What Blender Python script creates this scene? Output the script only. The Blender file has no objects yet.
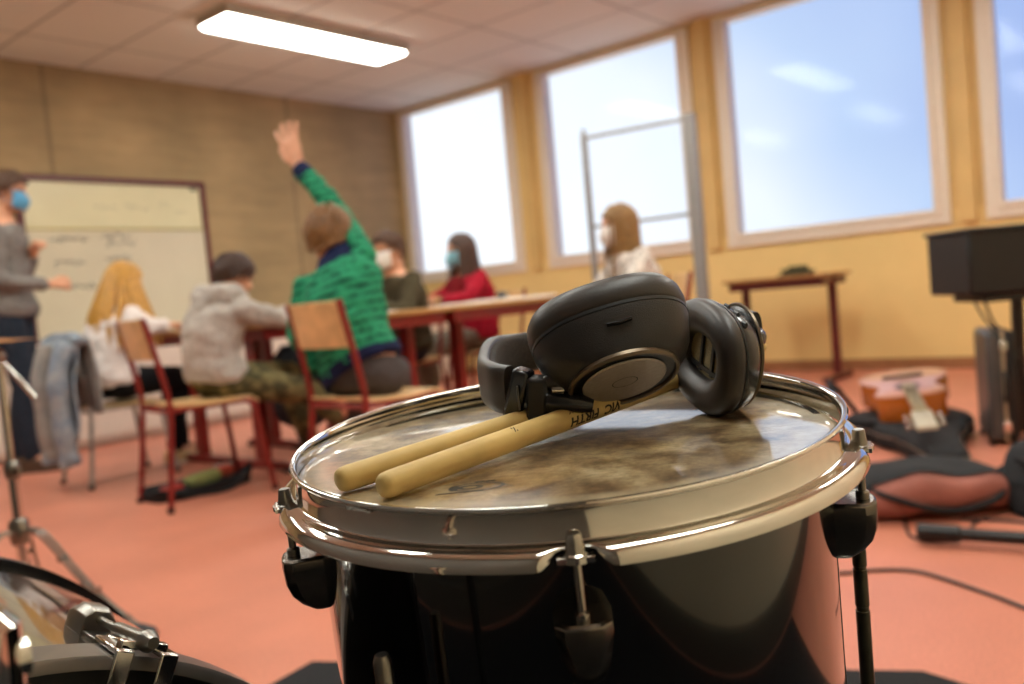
import bpy, bmesh, math, random
from mathutils import Vector, Matrix, Quaternion, noise
random.seed(7)
scene = bpy.context.scene
COL = scene.collection
PI = math.pi
V = Vector

# ------------------------------------------------------------------ mesh builder
class MB:
    def __init__(s): s.v = []; s.f = []; s.m = []
    def add(s, vs, fs, mi=0, X=None):
        o = len(s.v)
        for p in vs:
            p = V(p); s.v.append(X @ p if X is not None else p)
        for f in fs: s.f.append([i + o for i in f]); s.m.append(mi)
    def box(s, c, d, X=None, mi=0, taper=1.0):
        x, y, z = d[0]/2, d[1]/2, d[2]/2; c = V(c)
        vs = [c + V((sx*x*(taper if sz > 0 else 1), sy*y*(taper if sz > 0 else 1), sz*z)) for sz in (-1, 1) for sy in (-1, 1) for sx in (-1, 1)]
        s.add(vs, [(0,2,3,1),(4,5,7,6),(0,1,5,4),(2,6,7,3),(0,4,6,2),(1,3,7,5)], mi, X)
    def bar(s, a, b, w, h, up=(0,0,1), mi=0, X=None):
        a, b = V(a), V(b); d = (b-a).normalized(); u = V(up)
        if abs(d.dot(u)) > .98: u = V((1,0,0))
        r = d.cross(u).normalized(); u = r.cross(d)
        vs = []
        for p in (a, b):
            for sr, su in ((-1,-1),(1,-1),(1,1),(-1,1)): vs.append(p + r*sr*w/2 + u*su*h/2)
        s.add(vs, [(3,2,1,0),(4,5,6,7),(0,1,5,4),(1,2,6,5),(2,3,7,6),(3,0,4,7)], mi, X)
    def rings(s, rings, mi=0, cap=True, closed=False, X=None):
        n = len(rings[0]); o = []; vs = []; fs = []
        for r in rings: o.append(len(vs)); vs += [V(p) for p in r]
        m = len(rings)
        for i in range(m if closed else m-1):
            a, b = o[i], o[(i+1) % m]
            for k in range(n): fs.append((a+k, a+(k+1) % n, b+(k+1) % n, b+k))
        if cap and not closed:
            for ri, fl in ((0, 1), (m-1, 0)):
                c = sum((V(p) for p in rings[ri]), V())/n; ci = len(vs); vs.append(c)
                for k in range(n):
                    t = (o[ri]+k, o[ri]+(k+1) % n, ci)
                    fs.append(t[::-1] if fl else t)
        s.add(vs, fs, mi, X)
    def tube(s, pts, r, n=10, closed=False, mi=0, cap=True, X=None, flat=1.0, up=None):
        pts = [V(p) for p in pts]; m = len(pts)
        rr = r if isinstance(r, (list, tuple)) else [r]*m
        T = []
        for i in range(m):
            a = pts[i-1] if (i > 0 or closed) else pts[i]; b = pts[(i+1) % m] if (i < m-1 or closed) else pts[i]
            d = b-a; T.append(d.normalized() if d.length > 1e-9 else V((0,0,1)))
        u = V(up) if up else (V((0,0,1)) if abs(T[0].z) < .9 else V((1,0,0)))
        rings = []
        for i in range(m):
            if up: u = V(up)
            u = (u - T[i]*u.dot(T[i]))
            u = u.normalized() if u.length > 1e-6 else T[i].orthogonal().normalized()
            w = T[i].cross(u)
            rings.append([pts[i] + (w*math.cos(2*PI*k/n) + u*math.sin(2*PI*k/n)*flat)*rr[i] for k in range(n)])
        s.rings(rings, mi, cap, closed, X)
    def lathe(s, prof, n=32, mi=0, X=None, closed=False, arc=None):
        rings = []
        for r, z in prof:
            rings.append([V((max(r, 1e-5)*math.cos(2*PI*k/n), max(r, 1e-5)*math.sin(2*PI*k/n), z)) for k in range(n)])
        s.rings(rings, mi, not closed, closed, X)
    def ell(s, c, rad, X=None, nu=20, nv=12, mi=0):
        c = V(c); rg = []
        for j in range(nv+1):
            t = PI*j/nv; rg.append([c + V((rad[0]*max(math.sin(t), 1e-4)*math.cos(2*PI*k/nu), rad[1]*max(math.sin(t), 1e-4)*math.sin(2*PI*k/nu), -rad[2]*math.cos(t))) for k in range(nu)])
        s.rings(rg, mi, True, False, X)
    def cap(s, a, ra, b, rb, n=14, k=5):
        a, b = V(a), V(b); d = b-a; L = d.length; d = d/L if L > 1e-9 else V((0,0,1))
        u = d.orthogonal().normalized(); w = d.cross(u); rg = []
        for j in range(k+1):
            t = PI/2*(1-j/k); rg.append((a - d*ra*math.sin(t), max(ra*math.cos(t), 1e-4)))
        for j in range(k+1):
            t = PI/2*j/k; rg.append((b + d*rb*math.sin(t), max(rb*math.cos(t), 1e-4)))
        s.rings([[c + (u*math.cos(2*PI*q/n)+w*math.sin(2*PI*q/n))*r for q in range(n)] for c, r in rg])
    def chain(s, pts, rs, n=14):
        for i in range(len(pts)-1): s.cap(pts[i], rs[i], pts[i+1], rs[i+1], n)
    def mesh(s, name):
        me = bpy.data.meshes.new(name); me.from_pydata([tuple(p) for p in s.v], [], s.f)
        for i, p in enumerate(me.polygons): p.material_index = s.m[i]
        me.update()
        bm = bmesh.new(); bm.from_mesh(me); bmesh.ops.recalc_face_normals(bm, faces=bm.faces); bm.to_mesh(me); bm.free()
        return me

def obj(name, mb, mats, parent=None, sharp=40, bevel=0, sub=0, flat=False):
    me = mb.mesh(name) if isinstance(mb, MB) else mb
    o = bpy.data.objects.new(name, me); COL.objects.link(o)
    for m in (mats if isinstance(mats, (list, tuple)) else [mats]): me.materials.append(m)
    if not flat:
        me.polygons.foreach_set('use_smooth', [True]*len(me.polygons))
        if sharp: me.set_sharp_from_angle(angle=math.radians(sharp))
    if bevel:
        b = o.modifiers.new('bevel', 'BEVEL'); b.width = bevel; b.segments = 2; b.limit_method = 'ANGLE'; b.angle_limit = math.radians(40)
    if sub:
        b = o.modifiers.new('sub', 'SUBSURF'); b.levels = sub; b.render_levels = sub
    if parent: o.parent = parent
    return o

def tag(o, label, cat, group=None, kind=None):
    o['label'] = label; o['category'] = cat
    if group: o['group'] = group
    if kind: o['kind'] = kind
    return o
def thing(name, label, cat, loc=(0,0,0), rz=0, group=None, M=None):
    o = bpy.data.objects.new(name, None); COL.objects.link(o); o.empty_display_size = .1
    if M is not None: o.matrix_world = M
    else: o.location = loc; o.rotation_euler = (0, 0, rz)
    return tag(o, label, cat, group)
def struct(name, mb, m, parent=None, **k):
    o = obj(name, mb, m, parent, **k)
    if not parent: o['kind'] = 'structure'
    return o
def dup(root, loc, rz, label=None, group=None):
    def cp(o, par):
        c = o.copy(); COL.objects.link(c); c.parent = par
        for ch in list(o.children): cp(ch, c)
        return c
    r = cp(root, None); r.location = loc; r.rotation_euler = (0, 0, rz)
    if label: r['label'] = label
    if group: r['group'] = group
    return r
def remesh(mb, name, vox=.006, smooth=4, disp=0, dsize=.08):
    me = mb.mesh(name); o = bpy.data.objects.new(name, me); COL.objects.link(o)
    r = o.modifiers.new('r', 'REMESH'); r.mode = 'VOXEL'; r.voxel_size = vox
    if smooth:
        q = o.modifiers.new('s', 'SMOOTH'); q.factor = .5; q.iterations = smooth
    dg = bpy.context.evaluated_depsgraph_get(); dg.update()
    out = bpy.data.meshes.new_from_object(o.evaluated_get(dg))
    bpy.data.objects.remove(o); bpy.data.meshes.remove(me); out.name = name; out.materials.clear()
    if disp:
        ns = [v.normal.copy() for v in out.vertices]
        for v, nn in zip(out.vertices, ns):
            p = v.co/dsize
            a = noise.noise(p + V((3.1, 0, 7))) + .5*noise.noise(V((p.x*2.1, p.y*2.1, p.z*2.1)))
            v.co += nn*disp*a
    return out
def spline(pts, n=8, closed=False):
    pts = [V(p) for p in pts]; out = []; m = len(pts)
    rng = range(m if closed else m-1)
    for i in rng:
        p0 = pts[(i-1) % m] if (closed or i > 0) else pts[0]; p1 = pts[i]; p2 = pts[(i+1) % m]
        p3 = pts[(i+2) % m] if (closed or i+2 < m) else pts[-1]
        for k in range(n):
            t = k/n
            out.append(.5*((2*p1) + (p2-p0)*t + (2*p0-5*p1+4*p2-p3)*t*t + (3*p1-p0-3*p2+p3)*t**3))
    if not closed: out.append(pts[-1])
    return out
def fillet(pts, r, n=5):
    pts = [V(p) for p in pts]; out = [pts[0]]
    for i in range(1, len(pts)-1):
        a, b, c = pts[i-1], pts[i], pts[i+1]
        d1 = min(r, (a-b).length*.45); d2 = min(r, (c-b).length*.45)
        p = b + (a-b).normalized()*d1; q = b + (c-b).normalized()*d2
        for k in range(n+1):
            t = k/n; out.append(p*(1-t)**2 + b*2*t*(1-t) + q*t*t)
    out.append(pts[-1]); return out
def basis(x, y, z, o=(0,0,0)):
    M = Matrix.Identity(4)
    for i, a in enumerate((x, y, z)):
        for j in range(3): M[j][i] = a[j]
    M.translation = V(o); return M

# ------------------------------------------------------------------ materials
def lin(h):
    h = h.lstrip('#'); c = [int(h[i:i+2], 16)/255 for i in (0, 2, 4)]
    return tuple(x/12.92 if x <= .04045 else ((x+.055)/1.055)**2.4 for x in c) + (1,)
class NT:
    def __init__(s, m): s.t = m.node_tree; s.b = s.t.nodes.get('Principled BSDF'); s.o = s.t.nodes.get('Material Output')
    def n(s, ty, **k):
        x = s.t.nodes.new(ty)
        for a, b in k.items():
            if a in x.inputs: x.inputs[a].default_value = b
            else: setattr(x, a, b)
        return x
    def l(s, a, b): s.t.links.new(a, b)
    def mixc(s, fac, a, b, bt='MIX'):
        x = s.t.nodes.new('ShaderNodeMix'); x.data_type = 'RGBA'; x.blend_type = bt
        for sock, v in ((x.inputs[0], fac), (x.inputs[6], a), (x.inputs[7], b)):
            if hasattr(v, 'is_output'): s.l(v, sock)
            else: sock.default_value = v
        return x.outputs[2]
    def math(s, op, a, b=0.0, c=None):
        x = s.t.nodes.new('ShaderNodeMath'); x.operation = op
        for i, v in enumerate((a, b) if c is None else (a, b, c)):
            if hasattr(v, 'is_output'): s.l(v, x.inputs[i])
            else: x.inputs[i].default_value = v
        return x.outputs[0]
    def coord(s): return s.n('ShaderNodeTexCoord').outputs['Object']
    def noise(s, scale, detail=4, rough=.55, vec=None):
        x = s.n('ShaderNodeTexNoise'); x.inputs['Scale'].default_value = scale; x.inputs['Detail'].default_value = detail; x.inputs['Roughness'].default_value = rough
        s.l(vec if vec is not None else s.coord(), x.inputs['Vector']); return x.outputs['Fac']
    def ramp(s, f, stops):
        x = s.n('ShaderNodeValToRGB'); e = x.color_ramp.elements
        while len(e) < len(stops): e.new(.5)
        for i, (p, c) in enumerate(stops): e[i].position = p; e[i].color = c
        s.l(f, x.inputs[0]); return x.outputs[0]
    def bump(s, h, strength=.3, dist=.01):
        x = s.n('ShaderNodeBump'); x.inputs['Strength'].default_value = strength; x.inputs['Distance'].default_value = dist
        s.l(h, x.inputs['Height']); s.l(x.outputs[0], s.b.inputs['Normal'])
MATS = {}
def mat(name, col, rough=.5, metal=0, amt=.08, scale=30, bump=0, bscale=60, bdist=.003, coat=0, spec=.5, sheen=0):
    if name in MATS: return MATS[name]
    m = bpy.data.materials.new(name); m.use_nodes = True; t = NT(m); b = t.b
    c = lin(col) if isinstance(col, str) else col
    b.inputs['Roughness'].default_value = rough; b.inputs['Metallic'].default_value = metal
    b.inputs['Specular IOR Level'].default_value = spec
    if coat: b.inputs['Coat Weight'].default_value = coat; b.inputs['Coat Roughness'].default_value = .03
    if sheen: b.inputs['Sheen Weight'].default_value = sheen
    d = tuple(max(0, x*(1-amt*2)) for x in c[:3]) + (1,); e = tuple(min(1, x*(1+amt*1.5)) for x in c[:3]) + (1,)
    f = t.noise(scale); t.l(t.mixc(t.ramp(f, [(.3, (0,0,0,1)), (.7, (1,1,1,1))]), d, e), b.inputs['Base Color'])
    if bump: t.bump(t.noise(bscale), bump, bdist)
    MATS[name] = m; return m
# ------------------------------------------------------------------ camera
cd = bpy.data.cameras.new('camera'); cam = bpy.data.objects.new('camera', cd); COL.objects.link(cam)
_r, _d, _f = V((.63713, -.76565, -.0897)), V((-.0982, .0349, -.9946)), V((.76449, .64233, -.0523))
cam.matrix_world = basis(_r, -_d, -_f, (0, 0, .79))
cd.sensor_width = 36; cd.lens = 870/1024*36; cd.clip_start = .02
cd.dof.use_dof = True; cd.dof.focus_distance = .545; cd.dof.aperture_fstop = 5.6
scene.camera = cam
scene.view_settings.view_transform = 'Standard'
scene.view_settings.exposure = 0
scene.cycles.use_denoising = True
scene.cycles.max_bounces = 8
scene.cycles.sample_clamp_indirect = 6

# ------------------------------------------------------------------ sky outside
w = bpy.data.worlds.new('sky'); scene.world = w; w.use_nodes = True
t = w.node_tree; bg = t.nodes['Background']
tc = t.nodes.new('ShaderNodeTexCoord'); sp = t.nodes.new('ShaderNodeSeparateXYZ'); t.links.new(tc.outputs['Generated'], sp.inputs[0])
nz = t.nodes.new('ShaderNodeTexNoise'); nz.inputs['Scale'].default_value = 2.2; nz.inputs['Detail'].default_value = 3; t.links.new(tc.outputs['Generated'], nz.inputs['Vector'])
def wm(op, a, b, c=0.0):
    x = t.nodes.new('ShaderNodeMath'); x.operation = op
    for i, q in enumerate((a, b, c)):
        if hasattr(q, 'is_output'): t.links.new(q, x.inputs[i])
        else: x.inputs[i].default_value = q
    return x.outputs[0]
s1 = wm('MULTIPLY_ADD', nz.outputs['Fac'], .34, sp.outputs[1])       # whiter toward +Y
s2 = wm('MULTIPLY_ADD', sp.outputs[2], -.75, s1)                     # bluer higher up
rp = t.nodes.new('ShaderNodeValToRGB'); e = rp.color_ramp.elements
e[0].position = .10; e[0].color = (.30, .42, .85, 1); e[1].position = .78; e[1].color = (1.15, 1.2, 1.25, 1)
x = e.new(.34); x.color = (.58, .73, 1.0, 1); x = e.new(.50); x.color = (.95, 1.02, 1.12, 1)
t.links.new(s2, rp.inputs[0]); t.links.new(rp.outputs[0], bg.inputs['Color']); bg.inputs['Strength'].default_value = 1.0

# ------------------------------------------------------------------ setting materials
def m_floor():
    m = mat('floor_vinyl', '#cb7f66', rough=.42, amt=.05, scale=3, spec=.35)
    t = NT(m); src = t.b.inputs['Base Color'].links[0].from_socket
    sp = t.ramp(t.noise(160, 2), [(.42, (.86, .86, .86, 1)), (.6, (1.06, 1.06, 1.06, 1))])
    t.l(t.mixc(1.0, src, sp, 'MULTIPLY'), t.b.inputs['Base Color']); return m
def m_concrete():
    m = mat('raw_concrete', '#a58a62', rough=.85, amt=.1, scale=1.6, bump=.2, bscale=40)
    t = NT(m); src = t.b.inputs['Base Color'].links[0].from_socket
    mp = t.n('ShaderNodeMapping'); mp.inputs['Scale'].default_value = (1.2, 1, 9); t.l(t.coord(), mp.inputs['Vector'])
    st = t.ramp(t.noise(1.3, 6, .65, mp.outputs[0]), [(.32, (.84, .84, .84, 1)), (.66, (1.08, 1.08, 1.08, 1))])
    a = t.mixc(1.0, src, st, 'MULTIPLY')
    sx = t.n('ShaderNodeSeparateXYZ'); t.l(t.coord(), sx.inputs[0])
    fr = t.math('ABSOLUTE', t.math('SUBTRACT', t.math('MODULO', t.math('ADD', sx.outputs[0], -.75), 2.25), 0.0))
    seam = t.math('LESS_THAN', fr, .035)
    a = t.mixc(t.math('MULTIPLY', seam, .38), a, (.05, .035, .02, 1))
    t.l(a, t.b.inputs['Base Color']); return m
def m_ceiling():
    m = bpy.data.materials.new('ceiling_tiles'); m.use_nodes = True; t = NT(m)
    mp = t.n('ShaderNodeMapping'); mp.inputs['Location'].default_value = (-.05, .27, 0); t.l(t.coord(), mp.inputs['Vector'])
    b = t.n('ShaderNodeTexBrick', offset=0.0); t.l(mp.outputs[0], b.inputs['Vector'])
    b.inputs['Scale'].default_value = 1; b.inputs['Brick Width'].default_value = .65; b.inputs['Row Height'].default_value = .95
    b.inputs['Mortar Size'].default_value = .012; b.inputs['Mortar Smooth'].default_value = .3
    b.inputs['Color1'].default_value = lin('#e0d6c9'); b.inputs['Color2'].default_value = lin('#dcd2c5'); b.inputs['Mortar'].default_value = lin('#a3978a')
    n = t.ramp(t.noise(90, 3), [(.35, (.93, .93, .93, 1)), (.65, (1.03, 1.03, 1.03, 1))])
    t.l(t.mixc(1.0, b.outputs['Color'], n, 'MULTIPLY'), t.b.inputs['Base Color']); t.b.inputs['Roughness'].default_value = .9; return m
YEL = mat('yellow_paint', '#e8c987', rough=.55, amt=.03, scale=2, spec=.3)
YELD = mat('yellow_paint_dark', '#d9b574', rough=.55, amt=.04, scale=3)
BEI = mat('beige_paint', '#e6d3ae', rough=.6, amt=.03, scale=2)
WHT = mat('white_frame_paint', '#e4d6c4', rough=.4, amt=.02)
RED = mat('red_steel_paint', '#811b17', rough=.35, amt=.07, scale=12, coat=.2)
DRED = mat('dark_red_steel_paint', '#5a1a17', rough=.4, amt=.07, scale=12)
PLY = mat('plywood', '#e2b87e', rough=.42, amt=.12, scale=9, coat=.25)
TOPM = mat('desk_laminate', '#bb8a4d', rough=.35, amt=.06, scale=14)
WHITE = mat('white_laminate', '#d9cbbb', rough=.4, amt=.03)
CHROME = mat('chrome', '#d9d6d0', rough=.07, metal=1, amt=.03, scale=20)
STEEL = mat('dull_steel', '#8f8a82', rough=.3, metal=1, amt=.08, scale=25)
BLACK = mat('black_plastic', '#0d0d0e', rough=.4, amt=.1)
BLKM = mat('black_cloth', '#17171a', rough=.9, amt=.2, scale=60, bump=.4, bscale=300)
GREYM = mat('grey_metal_paint', '#a9a49c', rough=.4, metal=.3, amt=.05)
PAPER = mat('white_paper', '#eeeae2', rough=.8, amt=.02)
def emis(name, col, s):
    m = bpy.data.materials.new(name); m.use_nodes = True; t = NT(m)
    t.b.inputs['Base Color'].default_value = (.9, .9, .9, 1)
    n = t.ramp(t.noise(6, 2), [(.3, tuple(c*.96 for c in col[:3])+(1,)), (.7, col)])
    t.l(n, t.b.inputs['Emission Color']); t.b.inputs['Emission Strength'].default_value = s; return m
LAMP = emis('lamp_diffuser', (.97, 1, .93, 1), 20)

# ------------------------------------------------------------------ shell of the room
X0, X1, Y0, Y1, HC = -.80, 6.7, -.80, 7.0, 2.9
b = MB(); b.box(((X0+X1)/2, (Y0+Y1)/2, -.05), (X1-X0+.5, Y1-Y0+.5, .1)); struct('floor', b, m_floor())
b = MB(); b.box(((X0+X1)/2, (Y0+Y1)/2, HC+.05), (X1-X0+.5, Y1-Y0+.5, .1)); struct('ceiling', b, m_ceiling())
b = MB(); b.box(((X0+X1)/2, Y1+.1, HC/2), (X1-X0+.4, .2, HC)); struct('wall_back', b, m_concrete())
b = MB(); b.box(((X0+X1)/2, Y0-.1, HC/2), (X1-X0+.4, .2, HC)); struct('wall_front', b, BEI)
b = MB(); b.box((X0-.1, (Y0+Y1)/2, HC/2), (.2, Y1-Y0, HC)); struct('wall_left', b, mat('dark_reflection_grey', '#4f483f', rough=.6, amt=.03, scale=2))  # unseen wall, coloured dark so the hoop's left side mirrors something dark
GL = [(5.45, 6.85), (3.53, 4.95), (1.62, 3.10), (-.28, 1.20)]
SZ, TZ, CW = 1.12, 2.83, .10
b = MB(); WT = .07
b.box((X1+WT/2, (Y0+Y1)/2, (SZ-CW)/2), (WT, Y1-Y0, SZ-CW)); b.box((X1+WT/2, (Y0+Y1)/2, (TZ+.04+HC)/2), (WT, Y1-Y0, HC-TZ-.04))
ed = [Y1] + [q for g in GL for q in (g[1]+CW, g[0]-CW)] + [Y0]
for i in range(0, len(ed), 2):
    if ed[i]-ed[i+1] > .005: b.box((X1+WT/2, (ed[i]+ed[i+1])/2, (SZ-CW+TZ+.04)/2), (WT, ed[i]-ed[i+1], TZ+.04-SZ+CW))
struct('wall_right', b, YEL)
gm = bpy.data.materials.new('window_glass'); gm.use_nodes = True; t = NT(gm)
tr = t.n('ShaderNodeBsdfTransparent'); gl = t.n('ShaderNodeBsdfGlossy'); gl.inputs['Roughness'].default_value = .09
tint = t.mixc(t.noise(1.2, 2), (.96, .98, 1, 1), (1, 1, 1, 1)); t.l(tint, tr.inputs['Color'])
mx = t.n('ShaderNodeMixShader'); fz = t.n('ShaderNodeLayerWeight'); fz.inputs['Blend'].default_value = .25
t.l(t.math('MULTIPLY_ADD', fz.outputs['Fresnel'], .035, .007), mx.inputs[0]); t.l(tr.outputs[0], mx.inputs[1]); t.l(gl.outputs[0], mx.inputs[2]); t.l(mx.outputs[0], t.o.inputs['Surface'])
for i, (ya, yb) in enumerate(GL):
    b = MB(); yc = (ya+yb)/2; xx = X1+.03; dp = .12
    for (y, z, dy, dz) in ((ya-CW/2, (SZ-CW+TZ+.04)/2, CW, TZ+.04-SZ+CW), (yb+CW/2, (SZ-CW+TZ+.04)/2, CW, TZ+.04-SZ+CW), (yc, SZ-CW/2, yb-ya, CW), (yc, TZ+.02, yb-ya, .04)):
        b.box((xx, y, z), (dp, dy, dz))
    # stepped inner casing
    for (y, z, dy, dz) in ((ya-.012, (SZ+TZ)/2, .04, TZ-SZ-.01), (yb+.012, (SZ+TZ)/2, .04, TZ-SZ-.01), (yc, SZ-.012, yb-ya+.07, .04)):
        b.box((xx-.015, y, z), (dp, dy, dz))
    wn = struct('window_%d' % (i+1), b, WHT, bevel=.006)
    g = MB(); g.box((X1+.086, yc, (SZ+TZ)/2), (.006, yb-ya+.004, TZ-SZ+.004)); obj('pane', g, gm, wn)
n = 1
for y in (5.20, 3.315, 1.41, -.5):
    b = MB(); b.box((X1-.025, y, (SZ+HC)/2-.05), (.05, .11, HC-SZ+.1)); b.box((X1-.004, y, (SZ+HC)/2), (.008, .19, HC-SZ)); struct('trim_%d' % n, b, YELD, bevel=.006); n += 1
b = MB(); b.box((X1-.01, (Y0+Y1)/2, .04), (.02, Y1-Y0, .08)); struct('baseboard_right', b, mat('baseboard_brown', '#9c6a44', rough=.5))
b = MB(); b.box(((X0+X1)/2-.01, Y0+.01, .04), (X1-X0-.02, .02, .08)); struct('baseboard_front', b, MATS['dark_reflection_grey'])
b = MB(); b.box((X0+.01, (Y0+Y1)/2, .04), (.02, Y1-Y0-.04, .08)); struct('baseboard_left', b, MATS['dark_reflection_grey'])

# ------------------------------------------------------------------ ceiling lights
HOUS = mat('lamp_housing', '#b3a894', rough=.45, amt=.04)
def make_light(label, loc):
    o = thing('ceiling_light', label, 'light', loc, 0, 'fluorescent ceiling lights')
    b = MB(); b.box((0, 0, -.035), (1.66, .37, .07)); obj('housing', b, HOUS, o, bevel=.006)
    b = MB(); b.box((0, 0, -.078), (1.60, .32, .024), taper=1.03); obj('diffuser', b, LAMP, o)
    return o
L0 = make_light('long glowing fluorescent ceiling light in the upper left near the concrete wall', (4.25, 5.26, HC))
for x, y in ((4.1, 3.40), (4.1, 1.70), (4.1, .15), (.9, 5.4), (.9, 3.72), (.9, 1.85), (.9, .15)):
    dup(L0, (x, y, HC), 0, 'fluorescent ceiling light out of frame, mirrored in the windows')

# ------------------------------------------------------------------ whiteboard and low cupboard
o = thing('whiteboard', 'large sliding whiteboard in a dark red frame with faint handwriting on the concrete wall', 'whiteboard', (3.485, 6.99, -.035))
b = MB()
for x in (-.76, .76): b.box((x, -.025, 1.36), (.045, .05, 1.36))
b.box((0, -.025, 2.045), (1.565, .05, .045)); b.box((0, -.025, .69), (1.565, .05, .045)); obj('frame', b, DRED, o, bevel=.004)
WB = mat('whiteboard_enamel', '#d8cda4', rough=.25, amt=.03, scale=2); WB2 = mat('whiteboard_enamel_lower', '#cfc2a6', rough=.25, amt=.03, scale=2)
b = MB(); b.box((0, -.012, 1.84), (1.475, .024, .37)); obj('upper_panel', b, WB, o)
b = MB(); b.box((0, -.022, 1.18), (1.475, .024, .94)); obj('lower_panel', b, WB2, o)
b = MB(); b.box((0, -.03, 1.652), (1.475, .02, .014)); obj('divider_rail', b, mat('brass_rail', '#a8934f', rough=.4, metal=.5), o)
INK = mat('marker_ink', '#55535f', rough=.7)
random.seed(3)
def scribble(x, z, wd, h, yy):
    pts = []; k = int(wd/.012)
    for i in range(k): pts.append((x+wd*i/k, yy, z + h*random.uniform(-.5, .5)*(1.6 if i % 7 == 0 else 1)))
    return spline(pts, 3)
b = MB()
for (x, z, wd) in ((-.57, 1.575, .30), (-.55, 1.39, .24), (-.55, 1.20, .30), (-.18, 1.60, .26), (-.14, 1.535, .25), (-.16, 1.42, .22), (-.10, 1.35, .16), (-.15, 1.22, .2), (-.14, 1.16, .14)):
    b.tube(scribble(x, z, wd, .045, -.0355), .0034, 5)
obj('handwriting', b, INK, o); b = MB()
for (x, z, wd) in ((-.2, 1.83, .2), (.05, 1.83, .22), (.36, 1.86, .1), (.5, 1.80, .12)): b.tube(scribble(x, z, wd, .05, -.0255), .0012, 5)
obj('handwriting', b, INK, o)
for x in (-.70, .68): b = MB(); b.box((x, -.03, 2.0), (.05, .02, .02)); obj('clip', b, BLACK, o)
o = thing('low_cupboard', 'long low white cupboard running along the foot of the concrete wall', 'cupboard', (3.5, 6.57, 0))
b = MB(); b.box((0, .01, .37), (6.2, .80, .69)); b.box((0, .03, .02), (6.1, .74, .04)); obj('carcass', b, WHITE, o)
b = MB(); b.box((0, 0, .73), (6.24, .84, .03)); obj('worktop', b, WHITE, o, bevel=.004)
for i in range(6):
    b = MB(); b.box((-2.58+i*1.03, -.402, .38), (1.02, .018, .64)); obj('door', b, WHITE, o, bevel=.004)
# ------------------------------------------------------------------ drum rug
b = MB()
p1, p2 = V((1.15, 1.64)), V((1.71, .49))
q = [p1, V((-.76, 1.38)), V((-.76, -.76)), V((1.4, -.76)), p2]
b.rings([[(p.x, p.y, z) for p in q] for z in (.0, .007)])
tag(obj('drum_rug', b, mat('black_rug', '#131316', rough=.95, amt=.3, scale=220, bump=.5, bscale=400)), 'black rug under the drums, its edge showing on the red floor', 'rug')

# ------------------------------------------------------------------ floor tom
CC = V((.4745, .36, .702)); NN = V((-.0762, -.0289, 1)).normalized()
FR = -V((CC.x, CC.y, 0)); FR = (FR - NN*FR.dot(NN)).normalized(); RT = NN.cross(FR)
DM = basis(RT, -FR, NN, CC)               # x right, y away, z up the drum axis; origin at the rim centre
DZ = .40
tom = thing('floor_tom', 'black glossy floor tom with chrome hoop in the foreground, headphones and sticks on its head', 'drum', M=DM @ Matrix.Translation((0, 0, -DZ)))
def tp(name, mb, m, par=None, **k):
    o = obj(name, mb, m, par or tom, **k)
    if par is None: o.location = (0, 0, DZ)
    return o
LUG = [math.radians(72*i) for i in range(5)]
def pol(r, th, z): return V((r*math.sin(th), -r*math.cos(th), z))
def m_head():
    m = mat('drum_head_film', '#8f7f6c', rough=.35, amt=.1, scale=30, spec=.5, coat=1.0); t = NT(m)
    t.b.inputs['Coat IOR'].default_value = 2.0; t.b.inputs['Coat Roughness'].default_value = .05
    n1 = t.ramp(t.noise(34, 9, .75), [(.33, lin('#3f3020')), (.44, lin('#806a4a')), (.54, lin('#a8936c')), (.66, lin('#c9b896'))])
    n2 = t.ramp(t.noise(9, 6, .65), [(.38, (.55, .44, .36, 1)), (.56, (1.0, 1.0, 1.0, 1))])
    a = t.mixc(1.0, n1, n2, 'MULTIPLY')
    mp = t.n('ShaderNodeMapping'); mp.inputs['Scale'].default_value = (30, 260, 30); t.l(t.coord(), mp.inputs['Vector'])
    n3 = t.ramp(t.noise(1, 3, .6, mp.outputs[0]), [(.35, (.85, .84, .82, 1)), (.7, (1.1, 1.1, 1.12, 1))])
    a = t.mixc(1.0, a, n3, 'MULTIPLY')
    g = t.n('ShaderNodeVectorMath', operation='LENGTH'); t.l(t.coord(), g.inputs[0])
    ring = t.ramp(g.outputs['Value'], [(.158, (0, 0, 0, 1)), (.163, (1, 1, 1, 1)), (.170, (.6, .6, .6, 1))])
    a = t.mixc(t.math('MULTIPLY', ring, .55), a, lin('#a99c82'))
    t.l(a, t.b.inputs['Base Color']); return m
SHELL = mat('black_lacquer', '#050506', rough=.12, amt=.2, scale=8, coat=1.0)
b = MB(); b.lathe([(.168, -.360), (.1725, -.360), (.1725, -.012), (.168, -.012)], 96, closed=True); tp('shell', b, SHELL)
b = MB(); b.lathe([(.1795, -.017), (.1795, -.013), (.177, -.0105), (.1745, -.0096), (.172, -.0095), (.169, -.0095), (.15, -.0095), (.08, -.0095), (.0001, -.0095), (.0001, -.0099), (.173, -.0099), (.176, -.011), (.178, -.0135), (.178, -.017)], 96)
HT, HX = math.tan(math.radians(2.4)), math.tan(math.radians(.8))
def hz(y, x=0): return -.0100 - y*HT - x*HX          # the film sits a little lower at the far side
for p in b.v: p.z += hz(p.y, p.x) + .0095
hd = tp('drum_head', b, m_head())
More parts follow.
